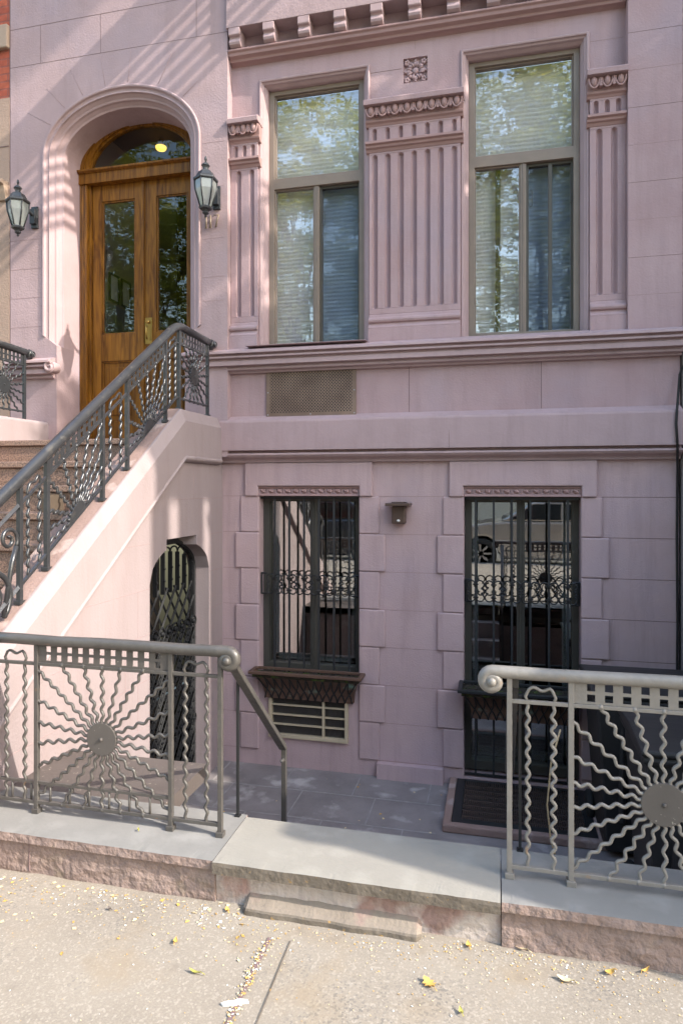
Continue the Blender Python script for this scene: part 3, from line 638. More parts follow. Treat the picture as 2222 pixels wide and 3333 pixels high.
# ------------------------------------------------------------------ entrance door
YF = D(5.43); DX0, DX1 = CX - .617, CX + .617; DS = 4.40
def door_arch(w, n=32):
    a, b = .617 - w, .50 - w; return [(CX + a * cos(pi - pi * i / n), ASP - .03 + b * sin(pi * i / n)) for i in range(n + 1)]
mb = MB()
for sg, xo in ((1, DX0), (-1, DX1)):
    mb.box(xo, xo + sg * .075, YF, YF + .1, 1.9, ASP - .03); 
    for k in range(4): mb.tube([(xo + sg * (.013 + .018 * k), YF - .001, 1.95), (xo + sg * (.013 + .018 * k), YF - .001, ASP - .08)], .0075, 6)
    mb.box(xo + sg * .075, xo + sg * .1, YF + .03, YF + .1, 1.9, DS)
mb.box(DX0 + .002, DX1 - .002, YF - .02, YF + .1, 4.36, 4.452)
mb.prism([(YF - .02, 4.452), (YF - .05, 4.465), (YF - .05, 4.482), (YF + .05, 4.486), (YF + .05, 4.452)], 'X', DX0 + .002, DX1 - .002)
for w0, w1, y in ((0, .03, YF - .004), (.03, .075, YF + .012), (.075, .095, YF + .03)):
    o = door_arch(w0); i_ = door_arch(w1)
    mb.sweep([[(p[0], y, p[1]) for p in o], [(p[0], y, p[1]) for p in i_], [(p[0], y + .04, p[1]) for p in i_]])
dfr = mb.build('door_frame', 'wood', house, bevel=.003)
mb = MB(); pts = door_arch(.09); mb.add([(p[0], YF + .055, p[1]) for p in pts] , [list(range(len(pts)))]); mb.build('fanlight', 'pane_door', dfr)
def leaf(x0, x1, lock):
    mb = MB(); y0, y1 = YF + .05, YF + .095
    ga, gb = (x0 + .125, x1 - .065) if lock else (x0 + .095, x1 - .085)
    mb.grid_wall([x0, ga, gb, x1], [1.92, 2.16, 2.72, 2.97, 4.21, 4.36], lambda x, z: ga < x < gb and (2.16 < z < 2.72 or 2.97 < z < 4.21), y0, y1)
    for (za, zb_) in ((2.97, 4.21), (2.16, 2.72)):
        mb.grid_wall([ga, ga + .014, gb - .014, gb], [za, za + .014, zb_ - .014, zb_], lambda x, z: ga + .014 < x < gb - .014 and za + .014 < z < zb_ - .014, y0 + .01, y1 - .01)
    mb.box(ga + .014, gb - .014, y0 + .022, y1 - .01, 2.17, 2.71)
    mb.box(ga + .05, gb - .05, y0 + .012, y1 - .02, 2.22, 2.66)
    lf = mb.build('door_leaf', 'wood', dfr, bevel=.003)
    q = MB(); q.box(ga + .01, gb - .01, y0 + .02, y0 + .026, 2.98, 4.2); q.build('door_glass', 'pane_door', dfr)
    if lock:
        q = MB(); q.box(x0 + .015, x0 + .085, y0 - .006, y0, 2.86, 3.10); q.lathe([(.016, -.02), (.016, 0)], (x0 + .05, y0 - .006, 3.06), 12, axis='Y')
        q.tube([(x0 + .05, y0 - .03, 2.90), (x0 + .05, y0 - .05, 2.93), (x0 + .05, y0 - .05, 3.0), (x0 + .05, y0 - .03, 3.02)], .008, 8); q.build('lock_plate', 'brass', dfr)
    else:
        q = MB(); q.box(x1 - .012, x1 + .014, y0 - .014, y0, 1.93, 4.36); q.build('astragal', 'wood', dfr)
mid = CX + .012
leaf(DX0 + .102, mid - .004, False); leaf(mid + .004, DX1 - .102, True)
# vestibule behind the door
mb = MB()
ya, yb = YF + .16, 2.3
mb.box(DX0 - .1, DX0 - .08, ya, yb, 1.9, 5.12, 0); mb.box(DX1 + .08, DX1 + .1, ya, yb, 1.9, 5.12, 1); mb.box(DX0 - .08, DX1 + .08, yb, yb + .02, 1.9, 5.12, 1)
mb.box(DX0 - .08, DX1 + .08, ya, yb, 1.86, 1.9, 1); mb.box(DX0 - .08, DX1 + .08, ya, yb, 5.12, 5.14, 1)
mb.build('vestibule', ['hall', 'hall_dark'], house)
mb = MB(); mb.lathe([(.045, 0), (.055, .015), (.055, .03)], (-3.33, D(6.12), 4.985), 20)
lamp_root = thing('ceiling_lamp', 'lit yellow ceiling lamp glowing behind the fanlight', 'lamp', (-3.33, D(6.12), 5.1))
mb.build('lamp_shade', 'lamp', lamp_root); q = MB(); q.lathe([(.03, 0), (.03, .07)], (-3.33, D(6.12), 5.015), 10); q.build('ceiling_mount', 'brass', lamp_root)
xw = DX0 - .08
for k, (da, db, lab) in enumerate(((6.02, 6.2, 'black framed paper notice nearest the glass inside the left door leaf'), (6.24, 6.42, 'black framed paper notice farther inside the hall, right of the other notice'))):
    t = thing('framed_notice', lab, 'framed notice', (xw, D(da), 3.45), 'notices on the hall wall')
    q = MB(); q.grid_wall([D(da), D(da) + .02, D(db) - .02, D(db)], [3.46, 3.48, 3.73, 3.75], lambda x, z: D(da) + .02 < x < D(db) - .02 and 3.48 < z < 3.73, xw + .001, xw + .02, axis='X'); q.build('frame', 'black', t)
    q = MB(); q.box(xw + .001, xw + .008, D(da) + .02, D(db) - .02, 3.48, 3.73); q.build('sheet', 'paper', t)
t = thing('mailbox_unit', 'grey steel bank of mailboxes on the hall wall below the notices', 'mailboxes', (xw, D(5.95), 3.0))
q = MB(); q.box(xw + .001, xw + .03, D(5.93), D(6.5), 2.98, 3.42); q.build('cabinet', 'steel', t)
for k in range(4):
    q = MB(); a = D(5.95) + .136 * k; q.box(xw + .031, xw + .04, a, a + .125, 3.0, 3.40); q.box(xw + .041, xw + .044, a + .05, a + .075, 3.22, 3.235); q.build('mailbox_door', 'steel', t, bevel=.003)

# ------------------------------------------------------------------ stoop
SX = -2.22                                   # outer face of the stringer
SLOPE, KN, ZL = .705, 4.45, 2.125
def base(d): return ZL if d >= KN else ZL - SLOPE * (KN - d)
stoop = thing('stoop', 'pink painted stone stoop with brown granite steps and a gated arch', 'stoop', (-3.1, -1.8, -.02))
def stringer(xs, d_end=1.72):
    mb = MB(); sect = xs; st = [(5.098, ZL), (KN, ZL), (d_end, base(d_end))]
    mb.sweep([[(x, D(d), z + dz) for (x, dz) in sect] for (d, z) in st], 0)
    n = len(sect); d, z = st[-1]; mb.add([(x, D(d), z + dz) for (x, dz) in sect] + [(sect[-1][0], D(d), -.05), (sect[0][0], D(d), -.05)], [list(range(n + 2))])
    # top strip stays unpainted
    return mb
sect = [(-2.47, -.25), (-2.47, 0), (-2.262, 0), (-2.222, -.09), (-2.220, -.345), (-2.212, -.355), (-2.214, -.372), (-2.235, -.388), (-2.262, -.392)]
mb = stringer(sect)
mb.build('stringer', 'stoop', stoop, bevel=.006)
q = MB(); q.sweep([[(-2.468, D(d), z + .002), (-2.275, D(d), z + .002)] for (d, z) in ((KN, ZL), (1.74, base(1.74)))]); q.build('coping_top', 'coping_brown', stoop)
sect2 = [(-3.868, -.3), (-3.868, -.02), (-3.885, 0), (-4.19, 0), (-4.21, -.05), (-4.21, -.4)]
stringer(sect2).build('stringer', 'stoop', stoop, bevel=.006)
# side wall with the arched opening
GA, GB, GS, GR = 4.0, 4.93, .90, .24; GC = (GA + GB) / 2
XW = -2.258
mb = MB(); xb_ = -2.44
def under(d): return base(d) - .385
mb.prism([(D(1.72), -.8), (D(GA), -.8), (D(GA), under(GA)), (D(1.9), under(1.9)), (D(1.72), -.02)], 'X', xb_, XW)
mb.prism([(D(GB), -.8), (D(5.2), -.8), (D(5.2), under(5)), (D(GB), under(5))], 'X', xb_, XW)
hw = (GB - GA) / 2; n = 24; low = []
for i in range(n + 1):
    d = GA + (GB - GA) * i / n; z = GS + GR * sqrt(max(0, 1 - ((d - GC) / hw) ** 2))
    low.append((d, z))
nk = .235
low2 = [p for p in low if p[0] < GC - nk] + [(GC - nk, GS + GR * sqrt(1 - (nk / hw) ** 2)), (GC - nk, 1.18), (GC + nk, 1.18), (GC + nk, GS + GR * sqrt(1 - (nk / hw) ** 2))] + [p for p in low if p[0] > GC + nk]
poly = [(D(d), z) for d, z in low2] + [(D(GB), under(5)), (D(KN), under(5)), (D(GA), under(GA))]
mb.prism(poly, 'X', xb_, XW)
# joints on the side wall
def sj(d0, d1, z, w=.003): mb.box(XW - .002, XW + .0012, D(d0), D(d1), z - w / 2, z + w / 2, 1)
def sv(d, z0, z1, w=.003): mb.box(XW - .002, XW + .0012, D(d) - w / 2, D(d) + w / 2, z0, z1, 1)
for k, z in enumerate((1.46, 1.17, .87, .57, .27, -.03, -.33)):
    sj(GB + .0, 5.19, z)
    df = max(KN - (ZL - .385 - z) / SLOPE + .05, 2.6)
    if z < 1.2: sj(df, GA, z)
    if z > 1.3: sj(4.3, 4.93, z)
for d, z0, z1 in ((3.85, .57, .87), (3.7, .27, .57), (3.85, -.03, .27), (3.45, .27, .57), (3.45, -.33, -.03), (4.65, 1.46, 1.70)): sv(d, z0, z1)
mb.build('side_wall', ['stoop', 'joint_soft'], stoop, bevel=.008)
# steps
rise, run = .175, .25
z, d, k = 1.91, 4.40, 0
mb = MB(); mb.box(-3.86, -2.472, D(d), D(5.5), 1.62, 1.865); mb.box(-3.862, -2.474, D(d) - .022, D(5.44), 1.866, 1.91); mb.build('landing', 'granite', stoop, bevel=.006)
while z - rise > .05:
    z -= rise; d -= run; k += 1
    q = MB(); q.box(-3.86, -2.472, D(d), D(d + run) - .001, z - rise - .04, z - .046); q.box(-3.862, -2.474, D(d) - .022, D(d + run) - .001, z - .045, z); q.build('step', 'granite', stoop, bevel=.006)
# ------------------------------------------------------------------ iron railings with sunbursts
def wavy(p0, p1, amp=.0065, wl=.052, ph=0.):
    amp *= random.uniform(.85, 1.2); wl *= random.uniform(.93, 1.08); jit = random.uniform(-1, 1)
    L_ = math.hypot(p1[0] - p0[0], p1[1] - p0[1]); n = max(8, int(L_ / wl * 8)); ux, uy = (p1[0] - p0[0]) / L_, (p1[1] - p0[1]) / L_
    out = []
    for i in range(n + 1):
        t = i / n; o = amp * sin(2 * pi * t * L_ / wl + ph) * min(1, t * 12, (1 - t) * 12)
        o += .003 * sin(pi * t) * jit
        out.append((p0[0] + ux * L_ * t - uy * o, p0[1] + uy * L_ * t + ux * o))
    return out
def sun_railing(root, Mp, posts, segs, hb, hs, ht, rt, mats, rr=.0067, full=None, dr=.07, feet=0., double=False, pw=.02, knee=None, rays=22, holes=11, ends=True):
    mp, md = mats
    s0, s1 = posts[0], posts[-1]
    def line(sa, sb, h):
        ss = [sa] + ([knee] if knee and sa < knee < sb else []) + [sb]
        return [Mp(s, h) for s in ss]
    mb = MB(); mb.tube(line(s0, s1, hb), .011, 4, twist=pi / 4, smooth=False); mb.build('bottom_rail', mp, root, bevel=.002)
    mb = MB(); mb.tube(line(s0, s1, hs), .010, 4, twist=pi / 4, smooth=False); mb.build('middle_rail', mp, root, bevel=.002)
    if double:
        mb = MB(); sb = posts[1]; mb.tube([Mp(s0, hb + .085), Mp(posts[2], hb + .085)], .008, 4, twist=pi / 4, smooth=False)
        n = 9
        for i in range(n + 1): mb.tube([Mp(s0 + (posts[2] - s0) * i / n, hb), Mp(s0 + (posts[2] - s0) * i / n, hb + .085)], .005, 6)
        mb.build('lower_rail', mp, root)
    for i, s in enumerate(posts):
        mb = MB(); mb.bar(Mp(s, feet), Mp(s, ht - rt * .5), pw); mb.bar(Mp(s, feet), Mp(s, feet + .02), pw * 1.7) if feet > -9 else 0
        mb.build('post', mp, root, bevel=.002)
    for i, kind in enumerate(segs):
        a, b = posts[i], posts[i + 1]
        if kind == 'pair':
            q1, q2 = a + (b - a) * .30, a + (b - a) * .72
            for q in (q1, q2):
                mb = MB(); mb.tube([Mp(*p) for p in wavy((q, hb), (q, hs), ph=0)], rr, 6); mb.build('wavy_bar', mp, root)
            lp = [(q1, hs), (q1 - .008, hs + .02), (q1 + .004, hs + .045)] + wavy((q1 + .004, hs + .047), (q2 - .004, hs + .047), .006, (q2 - q1) / 1.5)[1:-1] + [(q2 - .004, hs + .045), (q2 + .008, hs + .02), (q2, hs)]
            mb = MB(); mb.tube([Mp(*p) for p in lp], rr * .9, 6); mb.build('loop', mp, root)
        elif kind in ('sun', 'half'):
            # perforated plate
            n = holes; w = (b - a); xs = []; t = w / (n * 2 + 1.4)
            m0 = t * 1.2; pitch = (w - 2 * m0 + (pitch_gap := 0)) / n
            hole_w = pitch * .46; h0, h1 = hs + .008, ht - rt * .6
            hh = (h1 - h0) * .32; z1 = h0 + (h1 - h0) * .10; z2 = h0 + (h1 - h0) * .56
            ss = [a]; 
            for j in range(n): c = a + m0 + pitch * (j + .5); ss += [c - hole_w / 2, c + hole_w / 2]
            ss.append(b); hs_ = [h0, z1, z1 + hh, z2, z2 + hh, h1]
            mb = MB()
            for ii in range(len(ss) - 1):
                for jj in range(5):
                    if ii % 2 == 1 and jj in (1, 3): continue
                    mb.add([Mp(ss[ii], hs_[jj]), Mp(ss[ii + 1], hs_[jj]), Mp(ss[ii + 1], hs_[jj + 1]), Mp(ss[ii], hs_[jj + 1])], [(0, 1, 2, 3)])
            mb.build('perforated_plate', md if mp == 'iron_grey' else mp, root, solid=.005)
            c = (a + b) / 2
            hc = (hb + hs) / 2 + (.0 if not full else full) if kind == 'sun' else hb + .012
            mb = MB(); nn = 28; off = Mp.nrm
            angs = [2 * pi * q / nn for q in range(nn)] if kind == 'sun' else [pi * q / nn for q in range(nn + 1)]
            ring = [Vector(Mp(c + dr * cos(t_), hc + dr * sin(t_))) for t_ in angs]
            A = [p + off * .008 for p in ring]; B = [p - off * .008 for p in ring]; nr = len(ring)
            mb.add(A + B, [list(range(nr)), list(range(nr, 2 * nr))[::-1]] + [[q, (q + 1) % nr, nr + (q + 1) % nr, nr + q] for q in range(nr)])
            if kind == 'sun': mb.ball(Vector(Mp(c, hc)) + off * .009, .008, 8, 6)
            disc = mb.build('sun_disc', md, root, bevel=.002)
            NR = rays if kind == 'sun' else 11
            for q in range(NR):
                t_ = 2 * pi * (q + .5) / NR if kind == 'sun' else pi * (q + .5) / NR
                dx, dz = cos(t_), sin(t_); best = 9
                if dx > 1e-6: best = min(best, (b - c) / dx)
                if dx < -1e-6: best = min(best, (a - c) / dx)
                if dz > 1e-6: best = min(best, (hs - hc) / dz)
                if dz < -1e-6: best = min(best, (hb - hc) / dz)
                mb = MB(); mb.tube([Mp(*p) for p in wavy((c + dx * dr * .9, hc + dz * dr * .9), (c + dx * best, hc + dz * best))], rr, 6); mb.ball(Mp(c + dx * best, hc + dz * best), rr * 1.7, 6, 4); mb.build('ray', mp, disc)
class FM:      # fence plane parallel to the street
    def __init__(s, d): s.y = D(d); s.nrm = Vector((0, -1, 0))
    def __call__(s, x, h): return (x, s.y, h)
class SM:      # plane along the stoop
    def __init__(s, x): s.x = x; s.nrm = Vector((1, 0, 0))
    def __call__(s, d, h): return (s.x, D(d), base(d) + h)
ZC = .135                                   # coping top
def scroll(cx, cz, y, sg, r0=.034, tr=.0225, turns=1.7):
    pts = []; rs = []; n = 34
    for i in range(n + 1):
        t = i / n; a = pi / 2 - sg * 2 * pi * turns * t; r = r0 * (1 - .86 * t)
        pts.append((cx + r * cos(a), y - .012 * t, cz + r * sin(a))); rs.append(tr * (1 - .45 * t))
    return pts, rs
def fence_rail(root, x0, x1, end_sg, d, ht, rt, mat):
    xe = x1 if end_sg > 0 else x0; xo = x0 if end_sg > 0 else x1
    sp, rs = scroll(xe, ht - .034, D(d), end_sg, tr=rt)
    mb = MB(); mb.tube([(xo, D(d), ht)] + [(xo + (xe - xo) * q / 6, D(d) , ht + .002 * sin(q * 2.3)) for q in range(1, 6)] + sp, [rt] * 6 + rs, 14)
    h = mb.build('handrail', mat, root)
    q = MB(); q.ball((xe, D(d) - .024, ht - .034), (.016, .014, .016)); q.build('scroll_eye', mat, h)
fe = thing('area_fence', 'weathered grey sunburst fence beside the stoop, on the left coping', 'fence', (-1.6, D(2.49), ZC), 'iron fences along the areaway')
sun_railing(fe, FM(2.49), [-2.165, -1.947, -1.31, -1.091], ['pair', 'sun', 'pair'], .182, .782, .885, .023, ('iron_grey', 'disc'), feet=ZC, double=True, pw=.019)
fence_rail(fe, -2.235, -1.055, 1, 2.49, .885, .0235, 'iron_grey')
fe2 = thing('area_fence', 'pale grey sunburst fence at the right, in front of black bins', 'fence', (.5, D(2.47), ZC), 'iron fences along the areaway')
sun_railing(fe2, FM(2.47), [.042, .254, .862, 1.07], ['pair', 'sun', 'pair'], .176, .775, .878, .022, ('iron_light', 'disc'), feet=ZC, pw=.019, full=-.02, dr=.075, holes=9)
fence_rail(fe2, -.02, 1.40, -1, 2.47, .878, .023, 'iron_light')
# handrails down the area steps
for (x, d0, d1, mat, lab, sg) in ((-1.055, 2.52, 3.20, 'iron_grey', 'flat grey handrail running down from the left fence scroll', 1), (.055, 2.50, 3.18, 'iron_grey', 'flat grey handrail running down behind the right fence end', -1)):
    t = thing('step_handrail', lab, 'handrail', (x, D(d1), FL), 'handrails beside the area steps')
    q = MB(); za, zb_ = .83, .235
    q.prism([(D(d0), za - .016), (D(d1) - .02, zb_ - .016), (D(d1) - .02, zb_ + .016), (D(d0), za + .016)], 'X', x - .02, x + .02)
    c = [(x, D(d1) - .02 + .035 * sin(a), zb_ - .035 + .035 * cos(a)) for a in [i * pi / 8 for i in range(11)]]
    q.tube(c, [.014 - .0006 * i for i in range(11)], 8); q.build('flat_rail', mat, t, bevel=.003)
    q = MB(); q.bar((x, D(d1), FL), (x, D(d1), zb_ - .01), .024); q.build('post', mat, t, bevel=.002)
    q = MB(); q.bar((x - .03 * sg, D(2.66), ZC), (x - .03 * sg, D(2.66), za - .09), .011); q.bar((x - .03 * sg, D(2.66), ZC), (x - .03 * sg, D(2.66), ZC + .006), .024); q.build('slim_post', 'black', t)
# stoop railings
def stoop_rail(x, name_label, dmin, mats):
    t = thing('stoop_railing', name_label, 'railing', (x, D(3.6), base(3.6)), 'railings on the stoop')
    posts = [p for p in [2.816, 3.018, 3.519, 3.791, 4.289, 4.495, 4.99] if p >= dmin]
    segs = ['pair', 'half', 'pair', 'half', 'pair', 'sun'][-(len(posts) - 1):]
    Mx = SM(x)
    sun_railing(t, Mx, posts, segs, .085, .49, .615, .03, mats, rr=.0078, dr=.07, feet=-.004, pw=.024, knee=KN, rays=18, holes=9)
    mb = MB(); pts = [(x, D(d), base(d) + .615) for d in (2.05, 2.6, 3.2, 3.8, 4.3)]
    for i in range(9):                       # rounded bend at the landing
        u = i / 8; a = Vector((x, D(4.36), base(4.36) + .615)); k_ = Vector((x, D(KN + .02), ZL + .632)); e = Vector((x, D(4.58), ZL + .62))
        pts.append(tuple(a * (1 - u) ** 2 + k_ * 2 * u * (1 - u) + e * u * u))
    pts += [(x, D(4.8), ZL + .615), (x, D(4.99), ZL + .61), (x, D(5.045), ZL + .605)]
    mb.tube(pts, .030, 14); hr = mb.build('handrail', mats[0], t)
    q = MB(); q.ball((x, D(5.05), ZL + .598), (.042, .042, .046)); q.tube([(x + .043, D(5.05) + .02 * cos(a), ZL + .598 + .02 * sin(a)) for a in [i * pi / 8 for i in range(17)]], .008, 6); q.ball((x + .04, D(5.05), ZL + .598), .014, 8, 6)
    q.build('scroll_end', mats[0], hr)
    if dmin < 3:
        # double volute of the bottom panel
        def vol(d0, h0, r0, a0, turns, w=.012):
            P = []; R = []
            for i in range(41):
                u = i / 40; a = a0 + 2 * pi * turns * u; r = r0 * (1 - .82 * u); P.append((x, D(d0 + r * cos(a)), base(d0) + h0 + r * sin(a))); R.append(w)
            return P, R
        P1, R1 = vol(2.74, .375, .062, -.6, 1.4, .010); q = MB(); q.tube(P1, R1, 6); q.build('volute', mats[0], t)
        P2, R2 = vol(2.62, .2, .14, -.9, 1.6, .014); q = MB(); q.tube(P2, R2, 6); q.tube([P2[0], (x, D(2.76), base(2.76) + .24), P1[0]], .012, 6); q.build('volute', mats[0], t)
        q = MB(); q.tube([(x, D(2.15), base(2.15) + .49), (x, D(2.82), base(2.82) + .49)], .012, 4, smooth=False); q.tube([(x, D(2.15), base(2.15) + .08), (x, D(2.82), base(2.82) + .085)], .012, 4, smooth=False)
        q.bar((x, D(2.15), base(2.15) - .01), (x, D(2.15), base(2.15) + .6), .04); q.build('end_panel', mats[0], t)
stoop_rail(-2.30, 'dark grey sunburst railing climbing the right side of the stoop', 2.8, ('iron_stoop', 'iron_stoop'))
stoop_rail(-4.03, 'dark iron sunburst railing on the left side of the stoop landing', 4.2, ('iron', 'iron'))

# ------------------------------------------------------------------ iron gate under the stoop
gt = thing('iron_gate', 'black lattice iron gate in the arched doorway under the stoop', 'gate', (-2.40, D(GC), FL))
xg = -2.385
def g_arch(inset, n=20):
    a = hw - inset; b = GR + .02 - inset * .5
    return [(GC + a * cos(pi - pi * i / n), GS + b * sin(pi * i / n)) for i in range(n + 1)]
mb = MB(); p = [(GA + .025, FL)] + g_arch(.025) + [(GB - .025, FL)]
mb.tube([(xg, D(d), z) for d, z in p], .022, 4, smooth=False, twist=pi / 4); mb.box(xg - .012, xg + .012, D(GC - .16), D(GC + .16), GS + GR - .02, 1.185)
mb.box(xg - .013, xg + .013, D(GA), D(GB), -.02, .02); mb.build('gate_frame', 'black', gt)
nb = 8; ds = [GA + .07 + (GB - GA - .14) * i / (nb - 1) for i in range(nb)]
for i, d in enumerate(ds):
    zt2 = GS + (GR - .03) * sqrt(max(0, 1 - ((d - GC) / hw) ** 2)) - .02
    q = MB(); q.box(xg - .016, xg + .016, D(d) - .005, D(d) + .005, .76, zt2 - .02); q.ball((xg + .016, D(d), .86), .009, 6, 5); q.ball((xg + .016, D(d), .95), .009, 6, 5)
    if i < nb - 1:
        dm = (ds[i + 1] - d) / 2; q.tube([(xg, D(d + dm + dm * cos(a)), zt2 - .02 + dm * .6 * sin(a)) for a in [pi - pi * k / 8 for k in range(9)]], .007, 5)
    q.build('gate_bar', 'gate_black', gt)
mb = MB(); pitch = .17; zlo, zhi = FL + .03, .80
def clip(d0, z0, sl):
    pts = []
    for d in (GA + .03, GB - .03): pts.append((d, z0 + sl * (d - d0)))
    (da, za), (db, zb2) = pts
    def at(z): return da + (db - da) * (z - za) / (zb2 - za)
    lo, hi = sorted((za, zb2)); lo2, hi2 = max(lo, zlo), min(hi, zhi)
    if hi2 - lo2 < .03: return None
    return (at(lo2), lo2), (at(hi2), hi2)
for k in range(-14, 30):
    for sl in (1.3, -1.3):
        r_ = clip(GC, zlo + k * pitch, sl)
        if r_:
            (a, za), (b, zb2) = r_; off = .008 if sl > 0 else -.008
            mb.tube([(xg + off, D(a), za), (xg + off, D(b), zb2)], .010, 4, smooth=False)
mb.build('lattice', 'gate_black', gt)
mb = MB(); pitch = .085; zhi = .46
for k in range(-24, 50):
    for sl in (1.3, -1.3):
        r_ = clip(GC, zlo + k * pitch, sl)
        if r_:
            (a, za), (b, zb2) = r_; off = .022 if sl > 0 else .012
            mb.tube([(xg + off, D(a), za), (xg + off, D(b), zb2)], .0055, 4, smooth=False)
mb.build('fine_lattice', 'gate_black', gt)
for z in (.48, .12, -.3):
    q = MB()
    for i in range(9):
        d = GA + .06 + (GB - GA - .12) * i / 8; q.tube([(xg + .018, D(d) + .045 * cos(a), z + .045 * sin(a)) for a in [k * pi / 5 for k in range(11)]], .008, 5); q.ball((xg + .02, D(d), z), .02, 8, 6)
    q.build('rosette_band', 'gate_black', gt)
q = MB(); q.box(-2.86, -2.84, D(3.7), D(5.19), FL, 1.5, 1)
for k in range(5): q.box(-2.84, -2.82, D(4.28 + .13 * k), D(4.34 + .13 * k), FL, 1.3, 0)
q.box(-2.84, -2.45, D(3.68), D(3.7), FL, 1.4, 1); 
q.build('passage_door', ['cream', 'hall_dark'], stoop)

# ------------------------------------------------------------------ wall lanterns
def lantern_parts(t, x, y, z):             # y: wall plane, z: top of finial
    ya = y - .225
    b = MB(); b.box(x - .032, x + .032, y - .022, y - .001, z - .34, z - .15); b.box(x - .026, x + .026, y - .05, y - .022, z - .31, z - .18)
    b.tube([(x, y - .04, z - .235), (x, y - .1, z - .215), (x, y - .15, z - .17), (x, ya + .05, z - .165)], [.016, .014, .013, .013], 8); b.build('wall_bracket', 'iron', t, bevel=.003)
    b = MB(); b.lathe([(.004, 0), (.009, -.012), (.012, -.026), (.008, -.042), (.006, -.05), (.016, -.055), (.03, -.066), (.036, -.078), (.028, -.086), (.022, -.1), (.024, -.115), (.058, -.13), (.062, -.14), (.078, -.168), (.098, -.182), (.1, -.196), (.094, -.204)], (x, ya, z), 6, smooth=False, twist=pi / 6)
    b.build('lantern_cap', 'iron', t, bevel=.002)
    b = MB(); top, bot = z - .203, z - .405
    for k in range(6):
        a = pi / 6 + k * pi / 3; b.tube([(x + .09 * cos(a), ya + .09 * sin(a), top), (x + .085 * cos(a), ya + .085 * sin(a), top - .07), (x + .045 * cos(a), ya + .045 * sin(a), bot)], .0055, 5)
    b.lathe([(.05, 0), (.055, -.008), (.05, -.02), (.03, -.03), (.022, -.042), (.028, -.05), (.018, -.06), (.008, -.066), (.013, -.073), (.004, -.085)], (x, ya, bot), 6, smooth=False, twist=pi / 6); b.build('cage', 'iron', t)
    b = MB(); b.lathe([(.086, 0), (.081, -.07), (.042, -.2)], (x, ya, top), 6, smooth=False, twist=pi / 6); b.build('lantern_glass', 'lantern_glass', t)
    b = MB(); b.lathe([(.012, .03), (.012, .0), (.02, -.02), (.024, -.045), (.012, -.075)], (x, ya, top - .03), 10); b.build('bulb', 'bulb', t)
for (x, lab) in ((-2.262, 'black hexagonal wall lantern right of the door, above the house number'), (-4.0, 'black hexagonal wall lantern left of the arched door, near the house edge')):
    t = thing('wall_lantern', lab, 'lantern', (x, YD, 3.71), 'lanterns flanking the door'); lantern_parts(t, x, YD, 4.19)

# ------------------------------------------------------------------ perforated vent cover
t = thing('vent_cover', 'brown perforated metal cover below the left upper window', 'vent cover', (-1.475, -.03, 2.125))
q = MB(); q.box(-1.853, -1.097, -.046, -.031, 2.128, 2.525); q.build('perforated_sheet', 'perf', t, bevel=.002)
for x in (-1.838, -1.475, -1.112):
    for z in (2.143, 2.51): q = MB(); q.ball((x, -.047, z), (.006, .004, .006), 8, 5); q.build('screw', 'steel', t)
for x in (-1.838, -1.112): q = MB(); q.ball((x, -.047, 2.326), (.006, .004, .006), 8, 5); q.build('screw', 'steel', t)
# window air conditioner
t = thing('air_conditioner', 'cream framed air conditioner grille in the wall under the left planter', 'air conditioner', (-1.5, 0, -.5))
q = MB(); xa, xb2 = -1.84, -1.168
q.grid_wall([xa, xa + .028, xb2 - .028, xb2], [-.515, -.485, -.18, -.155], lambda x, z: xa + .028 < x < xb2 - .028 and -.485 < z < -.18, -.03, .06); q.build('casing', 'cream', t, bevel=.004)
q = MB()
for z in (-.405, -.325, -.245): q.box(xa + .028, xb2 - .028, -.018, .0, z - .006, z + .006)
q.box(-1.385, -1.365, -.02, .002, -.485, -.18); q.build('grille_bars', 'cream', t)
q = MB(); n = 58
for k in range(n): x = xa + .034 + (xb2 - xa - .068) * k / n; q.box(x, x + .004, .004, .05, -.485, -.18)
q.box(xa + .02, xb2 - .02, .052, .058, -.49, -.17, 1); q.build('cooling_fins', ['fins', 'black'], t)
